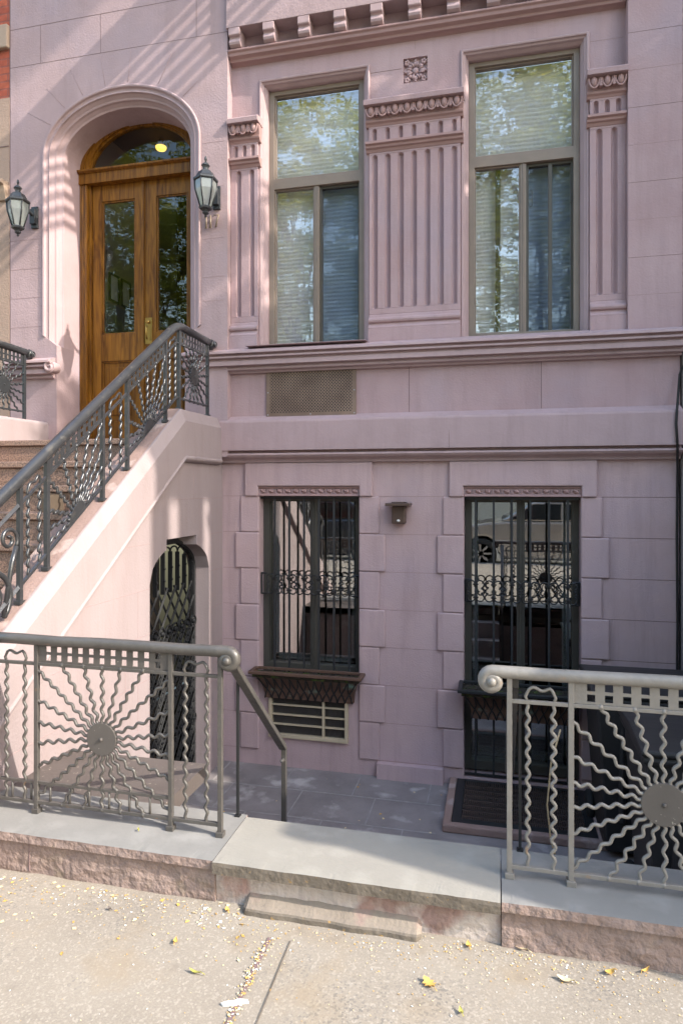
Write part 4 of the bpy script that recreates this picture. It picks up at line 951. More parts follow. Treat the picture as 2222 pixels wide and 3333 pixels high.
# ------------------------------------------------------------------ planters
def planter(x0, x1, zt, dfront, lab, depth_up):
    y0 = D(dfront); t = thing('window_planter', lab, 'planter', ((x0 + x1) / 2, y0, zt - .23), 'window planters')
    h = .225; n = 10; prof = []
    for i in range(n + 1):
        u = i / n; prof.append((y0 + .012 + (.115 * sin(u * pi / 2) ** .8), zt - .02 - h * u, .012 + .075 * sin(u * pi / 2) ** .8))
    q = MB(); q.sweep([[(x0 + e, y, z), (x1 - e, y, z)] for (y, z, e) in prof], 0, True)
    q.sweep([[(x0 + e, y, z), (x0 + e * .9, -.005, z)] for (y, z, e) in prof], 0, True); q.sweep([[(x1 - e, y, z), (x1 - e * .9, -.005, z)] for (y, z, e) in prof], 0, True)
    y, z, e = prof[-1]; q.add([(x0 + e, y, z), (x1 - e, y, z), (x1 - e, 0, z), (x0 + e, 0, z)], [(0, 1, 2, 3)])
    q.build('copper_box', 'copper', t)
    q = MB(); m = 12; st = (x1 - x0) / m
    for k in range(m + 1):
        for sg in (-1, 1):
            pts = []
            for i in range(9):
                u = 1 - i / 8; j = min(n, int(u * n)); yy, zz, ee = prof[j]; xx = x0 + ee + (x1 - x0 - 2 * ee) * (k / m) + sg * st * 1.0 * (1 - u ** 1.6)
                if x0 + ee - .002 < xx < x1 - ee + .002: pts.append((xx, yy - .006, zz))
            if len(pts) > 2: q.tube(pts, .0055, 5)
    q.build('gothic_ribs', 'black', t)
    q = MB(); r = .022
    q.grid_wall([x0 - .012, x0 + r, x1 - r, x1 + .012], [y0 - .01, y0 + r, -.02, -.003], lambda x, z: x0 + r < x < x1 - r and y0 + r < z < -.02, zt - .022, zt, axis='Z'); q.build('rim', 'copper' if depth_up == 0 else 'black', t, bevel=.003)
    q = MB(); q.box(x0 + .015, x1 - .015, y0 + .015, -.01, zt - .05, zt - .03)
    for k in range(160): q.ball((random.uniform(x0 + .03, x1 - .03), random.uniform(y0 + .03, -.03), zt - .03), random.uniform(.004, .012), 5, 4)
    q.build('soil', 'soil', t)
planter(-1.95, -1.04, .06, 5.03, 'copper window box with green patina under the left barred window', 0)
planter(-.275, .62, .055, 4.93, 'dark window box full of soil, hung across the right barred window', 1)
# ------------------------------------------------------------------ window guards
def guard(x0, x1, z0, z1, y, bx, zs, lab, frame_left=False):
    t = thing('window_guard', lab, 'window bars', ((x0 + x1) / 2, y, z0), 'bars over the basement windows')
    for zz in (z1 - .02, z0):
        q = MB(); q.box(x0, x1, y - .008, y + .008, zz, zz + .016); q.build('cross_rail', 'black', t)
    for x in bx: q = MB(); q.bar((x, y - .001, z0), (x, y - .001, z1 - .02), .0155); q.build('bar', 'iron', t)
    q = MB(); rr = .006; zc_ = (zs[0] + zs[1]) / 2; R = (zs[1] - zs[0]) / 2
    xs = [x0 + .012] + list(bx) + [x1 - .012]
    for i in range(len(bx)):
        x = bx[i]
        for sg in (-1, 1):
            for vz in (-1, 1):
                cx_, cz_ = x + sg * .034, zc_ + vz * (R - .034)
                q.tube([(cx_ + .030 * cos(a) * sg, y - .014, cz_ + .030 * sin(a) * vz) for a in [(-.35 + 1.55 * k / 12) * pi for k in range(13)]], rr, 6)
                q.tube([(cx_ + .03 * sg * .2, y - .014, cz_ - vz * .03), (x + sg * .058, y - .014, zc_ + vz * .012), (x + sg * .063, y - .014, zc_)], rr, 6)
        q.box(x - .02, x + .02, y - .022, y + .006, zc_ + R - .04, zc_ + R - .028); q.box(x - .02, x + .02, y - .022, y + .006, zc_ - R + .028, zc_ - R + .04)
    q.tube([(x0 + .005, y, zs[0]), (x0 + .005, y, zs[1])], .008, 4, smooth=False); q.tube([(x1 - .005, y, zs[0]), (x1 - .005, y, zs[1])], .008, 4, smooth=False)
    for xe, sg in ((x0, 1), (x1, -1)):
        for z in zs: q.tube([(xe, y, z), (xe + sg * .055, y, z)], .007, 4, smooth=False)
    q.build('scroll_band', 'black', t)
guard(B1[0] + .004, B1[1] - .004, .0, 1.472, .03, [-1.805 + .127 * k for k in range(6)], (.66, .83), 'black iron bars with scroll band over the left basement window')
guard(B2[0] + .004, B2[1] - .004, FL + .07, 1.472, .03, [-.165 + .136 * k for k in range(6)], (.66, .83), 'tall black iron bars with scroll band over the right basement window')
# motion light
t = thing('wall_light', 'small brown motion light between the basement windows', 'wall light', (-.755, 0, 1.26))
q = MB(); q.box(-.805, -.700, -.085, -.001, 1.262, 1.402); q.build('body', 'bronze', t, bevel=.008)
q = MB(); q.box(-.845, -.655, -.16, -.01, 1.403, 1.425); q.box(-.80, -.69, -.14, -.03, 1.426, 1.434); q.build('lamp_head', 'bronze', t, bevel=.003)
q = MB(); q.ball((-.752, -.086, 1.287), (.013, .01, .010)); q.build('sensor', 'paper', t)

# ------------------------------------------------------------------ areaway
q = MB(); q.box(-2.47, 1.6, D(2.6), 0, FL - .08, FL)
o = q.build('area_floor', 'slate'); o['kind'] = 'structure'
q = MB()                                     # paving joints, 3 mm above the slate
for z, xs in ((3.35, (-2.3, 1.5)), (3.9, (-2.3, 1.5)), (4.42, (-2.3, -.4)), (4.82, (-2.3, -.4))):
    q.box(xs[0], xs[1], D(z) - .004, D(z) + .004, FL, FL + .003)
for i, (d0, d1, off) in enumerate(((2.78, 3.35, .1), (3.35, 3.9, .35), (3.9, 4.42, 0), (4.42, 4.82, .3), (4.82, 5.19, .12))):
    x = -2.3 + off
    while x < (1.5 if d1 < 4.0 else -.42): q.box(x - .004, x + .004, D(d0), D(d1), FL, FL + .003); x += .56
o = q.build('area_floor_joints', 'slate_joint'); o['kind'] = 'structure'
# steps down (hidden behind the slab)
t = thing('area_steps', 'dark stone steps down to the areaway behind the pale slab', 'steps', (-.5, D(2.95), FL))
for k in range(4):
    z = ZC - .18 * (k + 1); q = MB(); q.box(-1.02, .02, D(2.67 + .14 * k), D(2.67 + .14 * (k + 1)) + .0, FL, z) if z > FL + .02 else None
    if q.v: q.build('step', 'slate', t, bevel=.005)
# low front wall with copings
aw = thing('area_wall', 'low peeling pink wall with bluestone copings along the sidewalk', 'low wall', (-.5, D(2.5), -.02))
q = MB(); q.rough_box(-2.24, -1.045, D(2.335), D(2.66), -.1, ZC - .035, .008, .02); q.box(-2.24, -1.045, D(2.5), D(2.659), FL - .05, -.1)
q.box(-1.862, -1.858, D(2.335) - .004, D(2.335) + .01, -.02, ZC - .036, 1)
q.build('wall_base', ['curb', 'joint'], aw)
q = MB(); q.rough_box(-1.043, .012, D(2.345), D(2.63), -.1, ZC - .04, .007, .02); q.box(-1.043, .012, D(2.5), D(2.629), FL - .05, -.1); q.build('wall_base', 'curb_white', aw)
q = MB(); q.rough_box(.014, 1.5, D(2.335), D(2.64), -.1, ZC - .035, .010, .02); q.box(.014, 1.5, D(2.5), D(2.639), FL - .05, -.1)
q.build('wall_base', ['curb', 'joint'], aw)
def coping(x0, x1, d0, d1, z0, z1, mats):
    q = MB(); q.rough_box(x0, x1, D(d0), D(d1), z0, z1, .0035, .012, 0, 1, .02)
    return q.build('coping_slab', mats, aw)
coping(-2.24, -1.048, 2.318, 2.68, ZC - .034, ZC, ['curb', 'bluestone']); coping(-1.044, .010, 2.305, 2.655, ZC - .04, ZC + .003, ['slab_edge', 'bluestone_light']); coping(.014, 1.5, 2.315, 2.66, ZC - .034, ZC, ['curb', 'bluestone'])
from mathutils import noise as mn
q = MB(); rows = []; n_ = 46
for i in range(n_ + 1):
    u = i / n_; x = -.92 + .66 * u; tap = min(1, .75 + u * 14, .7 + (1 - u) * 14); a_ = .008 * mn.noise(Vector((x * 9, 0, 2))) + .0012 * mn.noise(Vector((x * 40, 1, 2)))
    yf_ = 2.345 - (.060 + a_) * tap; zt_2 = -.034 + (.024 + a_ * .15) * tap
    rows.append([(x, D(yf_), -.06), (x, D(yf_ + .004), zt_2 - .004), (x, D(yf_ + .012), zt_2), (x, D(yf_ * .5 + 2.345 * .5), zt_2 + .006), (x, D(2.352), zt_2 + .035 * tap)])
q.sweep(rows); b0 = len(q.f) - n_ * 4
for k in range(n_ * 4):
    if k % 4 >= 2: q.m[b0 + k] = 1
q.build('ledge', ['slab_edge', 'curb_grey'], aw)
# mat well in front of the right window
t = thing('foot_grate', 'brown metal foot grate in a pink kerb below the right window', 'grate', (.15, D(4.8), FL))
q = MB(); kx0, kx1, kd0 = -.36, .69, 4.45
q.grid_wall([kx0, kx0 + .055, kx1 - .055, kx1], [D(kd0), D(kd0) + .055, -.002], lambda x, z: kx0 + .055 < x < kx1 - .055 and z > D(kd0) + .055, FL, FL + .055, axis='Z'); q.build('kerb', 'coping_brown', t, bevel=.01)
q = MB(); a0, a1, b0, b1 = kx0 + .058, kx1 - .058, D(kd0) + .058, -.004
q.grid_wall([a0, a0 + .06, a1 - .06, a1], [b0, b0 + .06, b1 - .03, b1], lambda x, z: a0 + .06 < x < a1 - .06 and b0 + .06 < z < b1 - .03, FL + .01, FL + .05, axis='Z'); q.build('grate_frame', 'black', t, bevel=.002)
q = MB(); q.box(a0 + .06, a1 - .06, b0 + .06, b1 - .03, FL + .01, FL + .02, 1)
x = a0 + .065
while x < a1 - .065: q.box(x, x + .007, b0 + .06, b1 - .03, FL + .03, FL + .045); x += .0145
y = b0 + .1
while y < b1 - .05: q.box(a0 + .06, a1 - .06, y, y + .008, FL + .028, FL + .048); y += .08
q.build('grating', ['mat', 'black'], t)
# hatch
t = thing('paved_landing', 'dark brown stone landing behind the left fence at the foot of the stoop', 'landing', (-1.7, D(2.9), FL))
q = MB(); q.rough_box(-2.25, -1.45, D(2.685), D(3.14), .05, .128, .004, .03); q.build('stone_slab', 'hatch', t)
q = MB(); q.box(-2.25, -1.57, D(2.69), D(3.05), FL, .05); q.build('landing_base', 'slate', t)

# wheelie bins
def bin_(x, d, ry, lab, h, mat, w=.56, dp=.6):
    t = thing('wheelie_bin', lab, 'bin', (x, D(d), FL), 'bins in the areaway')
    a, b = w / 2, dp / 2; z0, z1 = FL + .04, FL + h - .07
    q = MB(); q.add([(x - a * .8, D(d) - b * .8, z0), (x + a * .8, D(d) - b * .8, z0), (x + a * .8, D(d) + b * .8, z0), (x - a * .8, D(d) + b * .8, z0), (x - a, D(d) - b, z1), (x + a, D(d) - b, z1), (x + a, D(d) + b, z1), (x - a, D(d) + b, z1)], [(0, 1, 2, 3), (4, 5, 6, 7), (0, 1, 5, 4), (1, 2, 6, 5), (2, 3, 7, 6), (3, 0, 4, 7)])
    q.box(x - a - .02, x + a + .02, D(d) - b - .02, D(d) + b + .02, z1 - .045, z1); 
    for k in (-.5, 0, .5): q.box(x + k * a - .02, x + k * a + .02, D(d) - b * .93 - .012, D(d) - b * .8, z0 + .2, z1 - .1)
    q.build('bin_body', mat, t, bevel=.018)
    q = MB(); pts = []
    for i in range(9):
        u = i / 8; pts.append((D(d) - b - .035 + (dp + .06) * u, z1 + .012 + .055 * sin(pi * (.12 + .76 * u)) ))
    q.prism([(D(d) - b - .035, z1 + .002)] + pts + [(D(d) + b + .025, z1 + .002)], 'X', x - a - .03, x + a + .03); q.build('lid', mat, t, bevel=.012)
    q = MB(); q.tube([(x - a * .7, D(d) + b + .02, z1 - .02), (x - a * .7, D(d) + b + .07, z1 + .0), (x + a * .7, D(d) + b + .07, z1), (x + a * .7, D(d) + b + .02, z1 - .02)], .014, 8); q.build('handle', mat, t)
    for sx in (-1, 1):
        q = MB(); q.lathe([(.03, -.022), (.09, -.022), (.1, -.012), (.1, .012), (.09, .022), (.03, .022)], (x + sx * a * .9, D(d) + b * .8, FL + .1), 16, axis='X'); q.build('wheel', 'tyre', t)
bin_(.98, 3.75, 0, 'dusty black wheelie bin just behind the right fence', 1.08, 'black_plastic')
bin_(.90, 4.62, 0, 'dark grey wheelie bin at the back, against the house wall', 1.09, 'black_plastic', .62, .62)
# cord hanging by the right fence
P = [(.30, D(3.4), .36), (.255, D(3.38), .2), (.235, D(3.36), 0), (.25, D(3.33), -.16), (.30, D(3.3), -.30)]
q = MB(); q.tube(P, .0045, 6); one(q, 'loose_cord', 'wire', 'thin tan cord curving down behind the right fence', 'cord')
# cable on the house corner
pts = [(1.42, -.115, 3.3), (1.38, -.115, 2.9), (1.335, -.14, 2.66), (1.31, -.145, 2.5), (1.262, -.07, 2.35), (1.235, -.12, 2.13), (1.226, -.125, 2.0), (1.236, -.12, 1.84), (1.25, -.06, 1.74), (1.262, -.012, 1.6), (1.258, -.012, 1.2), (1.262, -.012, .6), (1.258, -.012, -.2), (1.262, -.012, FL)]
q = MB(); q.tube(pts, .009, 8); one(q, 'utility_cable', 'cable', 'black cable running down the right corner of the house', 'cable')

# ------------------------------------------------------------------ neighbours
nb_ = thing('neighbour_house', 'beige stucco and red brick house left of the door', 'house', (-6.5, 0, -.02))
q = MB(); q.box(-9, XL - .012, YD - .0, .3, -.02, 5.06); q.box(-9, XL - .012, YD - .005, YD, 4.62, 4.625, 1); q.build('stucco_wall', ['beige', 'joint'], nb_)
q = MB(); q.box(-9, XL - .014, YD + .01, .3, 5.06, 8); q.build('brick_wall', 'brick', nb_)
q = MB(); q.box(-9, XL - .014, YD - .03, .3, 5.50, 5.71); q.build('stone_band', 'beige_trim', nb_, bevel=.01)
q = MB(); q.prism([(.1, 4.32), (YD - .08, 4.30), (YD - .085, 4.265), (YD - .05, 4.255), (YD - .04, 4.20), (YD - .02, 4.13), (.1, 4.12)], 'X', -9, XL - .03); q.build('sill_moulding', 'beige_trim', nb_, bevel=.005)
q = MB(); q.box(XL - .012, XL - .001, YD + .004, .2, 1.6, ZT); q.build('party_joint', 'joint', nb_)
nr_ = thing('neighbour_house', 'grey stone house just past the right corner cable', 'house', (4, 0, -.02))
q = MB(); q.box(XR + .012, 7, -.06, .3, FL, 12)
for k in range(30): q.box(XR + .012, 2.2, -.0615, -.05, 2.2 + .27 * k, 2.205 + .27 * k, 1)
q.build('stone_wall', ['greystone', 'joint'], nr_)
q = MB(); q.box(5.5, 10.5, D(3.0), .3, -.02, 7.6); q.box(5.86, 10.5, D(3.0), .3, 7.6, 8.05); q.build('shade_block', 'greystone', nr_)  # unseen block, sized to shade the facade and the stoop arch
q = MB(); q.box(5.46, 5.85, D(2.05), .3, 7.602, 8.05); q.build('shade_beam', 'greystone', nr_)  # unseen beam added on top of the shadow pillars
for da, db in ((2.07, 2.26), (2.46, 2.82)):
    q = MB(); q.box(5.5, 5.8, D(da), D(db), -.02, 7.6); q.build('shade_pillar', 'greystone', nr_, bevel=.02)  # unseen pillars added so their gaps streak the stoop wall with sun
q = MB(); pr = [(0, 2.125), (D(4.45), 2.125), (D(2.62), .80), (D(2.62), FL), (0, FL)]; q.prism(pr, 'X', 1.62, 1.86); q.build('stoop_wall', 'coping_brown', nr_)
q = MB(); q.box(1.75, 2.05, D(2.0), D(2.40), -.02, 1.38); q.build('shade_pier', 'coping_brown', nr_, bevel=.03)  # unseen pier, placed to shade the right coping
q = MB(); q.box(3.2, 4.6, D(2.3), -.07, -.02, 2.3); q.box(3.2, 4.6, D(1.56), -.07, 2.3, 3.1); q.box(3.17, 4.63, D(1.535), -.07, 3.1, 3.22); q.build('shade_wall', 'coping_brown', nr_, bevel=.03)  # unseen overhanging block, shaped for the shadow wedge on the slab
fz = thing('added_fire_escape', 'unseen black iron fire escape, added above the corbel cornice for its shadow streaks', 'fire escape', (0, D(4.6), 7.2))  # unseen, placed for the shadow streaks on the entrance wall
fz2 = thing('shade_canopy', 'unseen flat canopy, added high up to shade the upper left wall', 'canopy', (5, D(4.0), 13.5))  # unseen slab, added only to shade the upper left wall
def platform(x0, x1, xs, z, da=3.1):
    q = MB(); q.box(x0, xs, D(da), -.145, z, z + .02)
    x = xs + .07
    while x < x1: q.box(x, x + random.uniform(.05, .09), D(da), -.145, z, z + .02); x += random.uniform(.13, .19)
    q.box(x0, x1, D(da), D(da) + .03, z - .04, z); q.build('platform', 'black', fz)
    q = MB(); 
    for zz in (.5, 1.0): q.tube([(x0, -.145, z + zz), (x0, D(da), z + zz), (x1, D(da), z + zz), (x1, -.145, z + zz)], .02, 6)
    x = x0
    while x < x1: q.tube([(x, D(da), z), (x, D(da), z + 1)], .012, 5); x += .3
    q.build('guard_rail', 'black', fz)
platform(-1.02, .5, -.42, 7.2, 3.8)
q = MB(); q.box(3.2, 6.85, D(2.35), -.07, 13.5, 13.56); q.build('shade_slab', 'black', fz2)

# ------------------------------------------------------------------ sidewalk, road, the street behind the camera
q = MB(); q.box(-14, 14, -8.4, D(2.40), -.20, -.03); o = q.build('sidewalk', 'concrete'); o['kind'] = 'structure'
q = MB(); q.box(-14, 14, -8.56, -8.402, -.20, -.032); o = q.build('kerb', 'bluestone', bevel=.01); o['kind'] = 'structure'
q = MB(); q.add([(-160, -8.55, -.17), (160, -8.55, -.17), (160, -330, -.17), (-160, -330, -.17)], [(0, 1, 2, 3)]); o = q.build('road', 'asphalt'); o['kind'] = 'structure'
def gpt(px, py, z=-.03):                     # a photo pixel on the ground -> X, Y
    f = 2150.; u, v = (px - 1111) / f, (1585 - py) / f; t = (z - 1.55) / v; th = radians(13.28)
    return t * (-sin(th) + u * cos(th)), D(t * (cos(th) + u * sin(th)))
q = MB(); a, b = gpt(878, 3056), gpt(700, 3420); c, d_ = gpt(945, 3066), gpt(800, 3420)
for (p0, p1, w, m) in ((a, b, .007, 0), (c, d_, .0025, 1)):
    q.add([(p0[0] - w, p0[1], -.0265), (p0[0] + w, p0[1], -.0265), (p1[0] + w, p1[1], -.0265), (p1[0] - w, p1[1], -.0265)], [(0, 1, 2, 3)], m)
o = q.build('sidewalk_joints', ['joint', 'slab_edge']); o['kind'] = 'structure'
# fallen leaves one can tell apart
def leaf_mesh(name, L_, w, mat, curl=.01, lobes=0):
    q = MB(); n = 9; left = []; right = []; mid_ = []
    for i in range(n):
        u = i / (n - 1); ww = w * sin(pi * u) ** .8 * (1 + (lobes * (1 if i % 2 else -1)) * .35); zz = .003 + curl * (2 * u - 1) ** 2
        mid_.append((0, L_ * (u - .5), zz)); left.append((-ww / 2, L_ * (u - .5) + .1 * w, zz + curl * .5)); right.append((ww / 2, L_ * (u - .5) - .05 * w, zz + curl * .3))
    q.sweep([left, mid_, right], 0, True); q.tube([(0, -L_ * .5, .003 + curl), (.004, -L_ * .72, .004)], .0012, 4); return q.build(name, mat)
specs = [((1397, 3208), .062, .045, 'leaf_y', 1, 'orange lobed leaf lying alone on the lower right sidewalk', 40),
 ((1525, 3083), .035, .025, 'leaf_y', 0, 'small yellow leaf at the foot of the whitewashed wall', 10),
 ((1840, 3195), .07, .03, 'leaf_p', 0, 'curled tan leaf in the right-hand litter, largest there', 75),
 ((1985, 3170), .05, .03, 'leaf_y', 0, 'tan orange leaf against the right wall foot, in the litter', 120),
 ((2100, 3165), .045, .014, 'leaf_y', 0, 'narrow bright yellow leaf at the far right wall foot', -50),
 ((635, 3170), .06, .016, 'leaf_g', 0, 'narrow yellow green leaf on bare concrete, lower left', 80),
 ((450, 2706), .016, .013, 'leaf_g', 0, 'tiny green leaf on the left grey coping', 20),
 ((740, 2968), .03, .022, 'leaf_y', 0, 'small orange leaf near the left end of the stone ledge', 30),
 ((357, 2964), .02, .016, 'hatch', 0, 'small dark purplish leaf curl on the left sidewalk', 60),
 ((1690, 3090), .075, .018, 'leaf_p', 0, 'long pale leaf strip on the litter below the right wall', 65),
 ((570, 3070), .03, .022, 'leaf_y', 0, 'orange leaf scrap in the middle of the left sidewalk', 5),
 ((1500, 3300), .03, .02, 'leaf_g', 0, 'small green leaf scrap near the bottom right', 15)]
for (p, L_, w, mat, lo, lab, rz) in specs:
    o = leaf_mesh('fallen_leaf', L_ * .8, w * .75, mat, .008, lo); z = -.028 if p[1] > 2800 else ZC + .002; X_, Y_ = gpt(p[0], p[1], z); o.location = (X_, Y_, z); o.rotation_euler = (0, 0, radians(rz)); tag(o, lab, 'leaf')
q = MB(); X_, Y_ = gpt(765, 3268); 
q.prism([(X_ - .04, Y_ - .016), (X_ - .022, Y_ - .004), (X_ - .006, Y_ + .002), (X_ + .01, Y_ + .012), (X_ + .035, Y_ + .015), (X_ + .042, Y_ + .006), (X_ + .02, Y_ - .002), (X_ + .006, Y_ - .012), (X_ - .03, Y_ - .022)], 'Z', -.028, -.022); one(q, 'paper_scrap', 'paper', 'torn white paper scrap beside the sidewalk joint', 'litter')
# fine leaf litter nobody could count
q = MB()
def flake(x, y, z, s):
    a = random.uniform(0, 2 * pi); tl = random.uniform(-.5, .5); c, n_ = cos(a), sin(a); l = s; w = s * random.uniform(.4, .8); m = random.choice((0, 0, 1, 1, 1, 2))
    q.add([(x - l * c, y - l * n_, z + .001), (x + w * n_, y - w * c, z + abs(tl) * s + .001), (x + l * c, y + l * n_, z + .0015), (x - w * n_, y + w * c, z + .001)], [(0, 1, 2, 3)], m)
for k in range(1050):                         # along the wall foot
    px = random.triangular(-150, 2400, 1900) if k % 3 else random.uniform(-100, 800); wall = 2838 + .142 * px if px < 700 else 2925 + (px - 700) * .165
    if 780 < px < 1370: wall += 35
    dist = random.expovariate(1 / 55.); X_, Y_ = gpt(px, wall + 12 + dist); flake(X_, Y_, -.029, random.uniform(.0018, .005) if k % 9 else random.uniform(.005, .011))
for k in range(260):                         # along the joint
    u = random.random(); X_ = a[0] + (b[0] - a[0]) * u + random.gauss(0, .012); Y_ = a[1] + (b[1] - a[1]) * u; flake(X_, Y_, -.0265, random.uniform(.002, .006))
for k in range(220):
    X_, Y_ = gpt(random.uniform(-100, 2400), random.uniform(2960, 3500)); flake(X_, Y_, -.029, random.uniform(.0015, .004))
o = q.build('leaf_litter', ['leaf_y', 'leaf_p', 'paper']); o['kind'] = 'stuff'; tag(o, 'scattered crumbs of dry yellow leaves along the wall foot', 'leaf litter')
q = MB()
for k in range(70): q_ = (random.uniform(-2, 1.1), D(random.uniform(3.3, 5.1))); flake(q_[0], q_[1], FL + .002, random.uniform(.006, .014))
o = q.build('area_litter', ['leaf_y', 'leaf_p', 'paper']); o['kind'] = 'stuff'; tag(o, 'dry leaf crumbs on the dark slate areaway floor', 'leaf litter')

# street trees (seen in the window glass), and an unseen one for leaf dapple
def tree(x, y, h, R, zc_, lab, seed, src=None):
    t = thing('street_tree', lab, 'tree', (x, y, -.02), 'street trees')
    rnd = random.Random(seed); q = MB()
    q.tube([(x, y, -.02), (x + .05, y, 1.5), (x - .05, y + .05, 3.2), (x + .1, y, zc_)], [.2, .16, .14, .09], 10)
    tips = []
    for k in range(16):
        a = rnd.uniform(0, 2 * pi); e = rnd.uniform(-.2, 1.1); L_ = rnd.uniform(.55, .95); p0 = Vector((x, y, rnd.uniform(3.0, zc_)))
        p2 = Vector((x + R[0] * L_ * cos(a) * cos(e), y + R[1] * L_ * sin(a) * cos(e), zc_ + R[2] * L_ * sin(e) * .9)); pm = (p0 + p2) / 2 + Vector((0, 0, .3))
        q.tube([p0, pm, p2], [.03, .02, .01] if src else [.07, .045, .015], 6); tips += [p2, pm.lerp(p2, .5)]
    q.build('trunk', 'bark', t)
    q = MB(); cl = []
    for k in range(60 if src else 520):
        while True:
            p = Vector((rnd.uniform(-1, 1), rnd.uniform(-1, 1), rnd.uniform(-1, 1)))
            if .35 < p.length < 1: break
        cl.append((Vector((x + p.x * R[0], y + p.y * R[1], zc_ + p.z * R[2])), rnd.uniform(.1, .25) if src else rnd.uniform(.25, .6)))
    cl += [(p, .15 if src else .4) for p in tips]
    for (c, r) in cl:
        for k in range(int(95 * r / .4)):
            p = c + Vector((rnd.gauss(0, r * .5), rnd.gauss(0, r * .5), rnd.gauss(0, r * .45))); s = rnd.uniform(.045, .085)
            d1 = Vector((rnd.gauss(0, 1), rnd.gauss(0, 1), rnd.gauss(-.6, .7))).normalized(); d2 = d1.orthogonal().normalized(); d2 = (Matrix.Rotation(rnd.uniform(0, 6.3), 3, d1) @ d2) * s * .55; d1 = d1 * s * 1.3
            q.add([p - d1, p + d2, p + d1, p - d2], [(0, 1, 2, 3)])
    q.build('crown', 'leaves', t)
tree(-7.0, D(-12.2), 15, (4.6, 3.0, 5.6), 10.2, 'leafy green street tree across the road, mirrored in the left upper window', 3)
tree(-14.5, D(-12.4), 15, (5.0, 3.0, 6.5), 10.5, 'leafy green street tree far along the road, mirrored in the door glass', 9)
tree(1.4, D(-12.6), 15, (4.6, 3.0, 6.0), 10.6, 'leafy green street tree across the road, mirrored in the right upper window', 5)
tree(4.9, D(3.9), 10, (1.4, 1.1, 1.25), 7.75, 'unseen small garden tree, added right of the frame to dapple the facade', 21, True)  # unseen, put in for leaf dapple on the facade
ob = thing('row_house', 'buff brick row house across the street behind the camera', 'house', (0, D(-18), -.17))
def opw(x, z): return (x % 2.0) > .9 and (x % 2.0) < 1.75 and (z % 3.2) > 1.0 and (z % 3.2) < 2.8
xs = sorted(set([-14 + 2 * k + o_ for k in range(15) for o_ in (0, .9, 1.75)])); zs = sorted(set([0] + [3.2 * k + o_ for k in range(2) for o_ in (0, 1.0, 2.8)] + [7.2]))
q = MB(); q.grid_wall(xs, zs, lambda x, z: opw(x + 14, z), D(-18), D(-18) - .4); q.build('facade', 'brick2', ob)
q = MB(); q.box(-14, 16, D(-18) - .3, D(-18) - .25, 0, 7.1); q.build('window_panes', 'car_glass', ob)
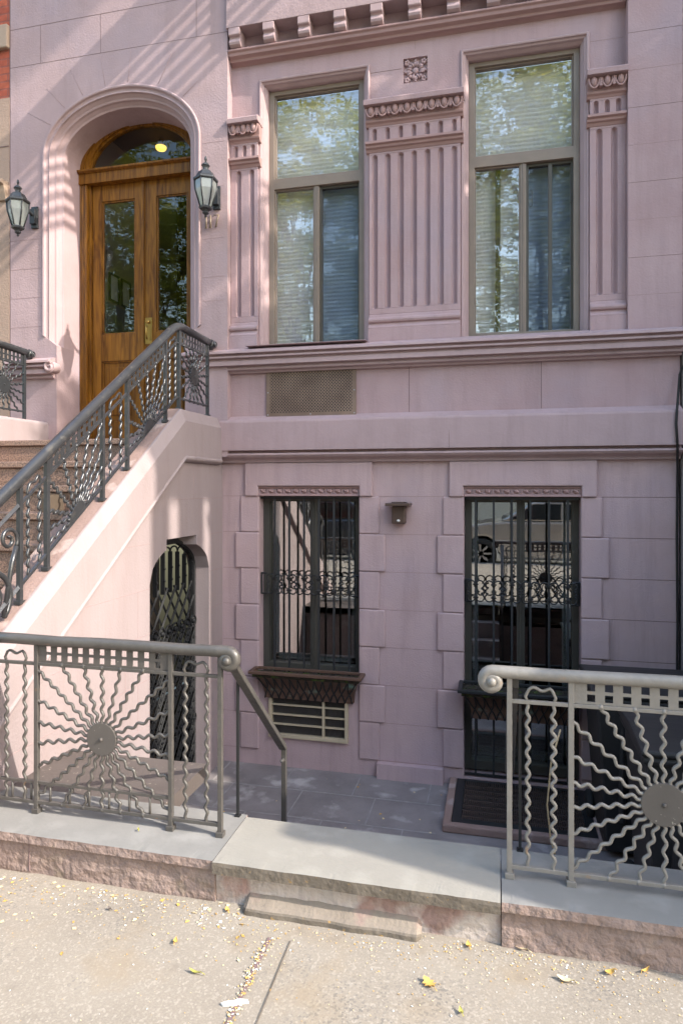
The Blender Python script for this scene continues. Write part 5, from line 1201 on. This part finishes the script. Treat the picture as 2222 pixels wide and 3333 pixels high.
# parked cars
def car(x, y, mat, lab, flip=1):
    t = thing('parked_car', lab, 'car', (x, y, -.17), 'cars parked along the kerb'); z0 = -.17; L_ = 2.25; W = .88
    prof = [(-2.2, .35), (-2.25, .6), (-2.12, .86), (-1.2, .98), (-.9, 1.0), (1.55, 1.02), (2.15, .95), (2.25, .62), (2.2, .35)]
    def arch(cx): return [(cx + .36 * cos(a), .33 + .36 * sin(a)) for a in [k * pi / 8 for k in range(9)]]
    low = [p for p in arch(1.38)] + [p for p in arch(-1.38)]
    poly = prof[:1] + prof[1:] + [(1.78, .22)] + [(1.74, .33)] + arch(1.38)[1:-1] + [(1.02, .33), (1.0, .22), (-1.0, .22), (-1.02, .33)] + arch(-1.38)[1:-1] + [(-1.74, .33), (-1.78, .22)]
    q = MB(); q.prism([(x + flip * p[0], z0 + p[1]) for p in poly], 'Y', y - W, y + W); q.build('body', mat, t, bevel=.05)
    cab = [(-1.0, 1.0), (-.35, 1.42), (.95, 1.44), (1.75, 1.02)]
    q = MB(); ins = .16
    v = [(x + flip * a, y + sg * (W - (ins if b > 1.1 else .04)), z0 + b) for sg in (-1, 1) for a, b in cab]; q.add(v, [(0, 1, 2, 3), (7, 6, 5, 4), (0, 1, 5, 4), (1, 2, 6, 5), (2, 3, 7, 6), (3, 0, 4, 7)]); q.build('cabin', mat, t, bevel=.04)
    for sg in (-1, 1):
        for (a0, a1, b0, b1) in ((-.8, .22, -.32, .22), (.3, 1.4, .3, .92)):
            q = MB(); yb_, yt = y + sg * (W - .045), y + sg * (W - .135); q.add([(x + flip * a0, yb_ + sg * .006, z0 + 1.04), (x + flip * a1, yb_ + sg * .006, z0 + 1.04), (x + flip * b1, yt + sg * .012, z0 + 1.36), (x + flip * b0, yt + sg * .012, z0 + 1.36)], [(0, 1, 2, 3)]); q.build('window', 'car_glass', t, solid=.006)
        q = MB(); q.box(x - .1, x + .12, y + sg * W, y + sg * (W + .02), z0 + .82, z0 + .85); q.build('door_handle', mat, t)
        for cx_ in (-1.38, 1.38):
            q = MB(); yc = y + sg * (W - .1); q.lathe([(.2, -.1), (.3, -.1), (.325, -.07), (.325, .07), (.3, .1), (.2, .1)], (x + cx_, yc, z0 + .325), 24, axis='Y'); w_ = q.build('wheel', 'tyre', t)
            q = MB(); q.lathe([(.06, .09 * sg), (.06, .1 * sg)], (x + cx_, yc, z0 + .325), 12, axis='Y'); q.lathe([(.2, .06 * sg), (.215, .1 * sg), (.2, .1 * sg)], (x + cx_, yc, z0 + .325), 24, axis='Y')
            for k in range(7): a = k * 2 * pi / 7; q.bar((x + cx_ + .05 * cos(a), yc + sg * .092, z0 + .325 + .05 * sin(a)), (x + cx_ + .2 * cos(a), yc + sg * .092, z0 + .325 + .2 * sin(a)), .035)
            q.build('rim', 'alloy', w_)
        q = MB(); q.ball((x - flip * 2.12, y + sg * .62, z0 + .72), (.1, .2, .09)); q.build('headlight', 'alloy', t)
car(1.05, D(-4.25), 'silver', 'silver car parked at the kerb, mirrored in the right basement window')
car(-4.2, D(-4.3), 'navy', 'dark car parked at the kerb behind the silver one')

# ------------------------------------------------------------------ camera, sun, sky
cam = bpy.data.cameras.new('camera'); co = bpy.data.objects.new('camera', cam); COL.objects.link(co); S.camera = co
co.location = (0, -CAMD, 1.55); co.rotation_euler = (radians(90), 0, radians(13.28))
cam.sensor_fit = 'HORIZONTAL'; cam.sensor_width = 24; cam.lens = 24 * 2150 / 2222; cam.shift_y = -81.5 / 2222; cam.clip_end = 600; cam.clip_start = .05
sd = Vector((1, -.25, .76)).normalized()     # towards the sun
sun = bpy.data.lights.new('sun', 'SUN'); so = bpy.data.objects.new('sun', sun); COL.objects.link(so)
sun.energy = 2.1; sun.angle = radians(.53); sun.color = (.90, .82, .71)
so.rotation_euler = sd.to_track_quat('Z', 'Y').to_euler(); so.location = (6, -4, 9)
w = bpy.data.worlds.new('World'); S.world = w; w.use_nodes = True
N, L = w.node_tree.nodes, w.node_tree.links
sky = N.new('ShaderNodeTexSky'); sky.sky_type = 'NISHITA'; sky.sun_disc = False
sky.sun_elevation = math.asin(sd.z); sky.sun_rotation = math.atan2(sd.x, sd.y); sky.dust_density = 2.5; sky.air_density = 1.6; sky.ozone_density = 2.0
L.new(sky.outputs[0], N['Background'].inputs[0]); N['Background'].inputs[1].default_value = .15
S.view_settings.view_transform = 'Standard'; S.view_settings.look = 'None'; S.view_settings.exposure = 2.03; S.view_settings.gamma = 1
S.render.engine = 'CYCLES'
c = S.cycles; c.max_bounces = 10; c.diffuse_bounces = 5; c.glossy_bounces = 4; c.transparent_max_bounces = 12; c.transmission_bounces = 6
c.use_denoising = True; c.caustics_reflective = False; c.caustics_refractive = False; c.use_adaptive_sampling = True
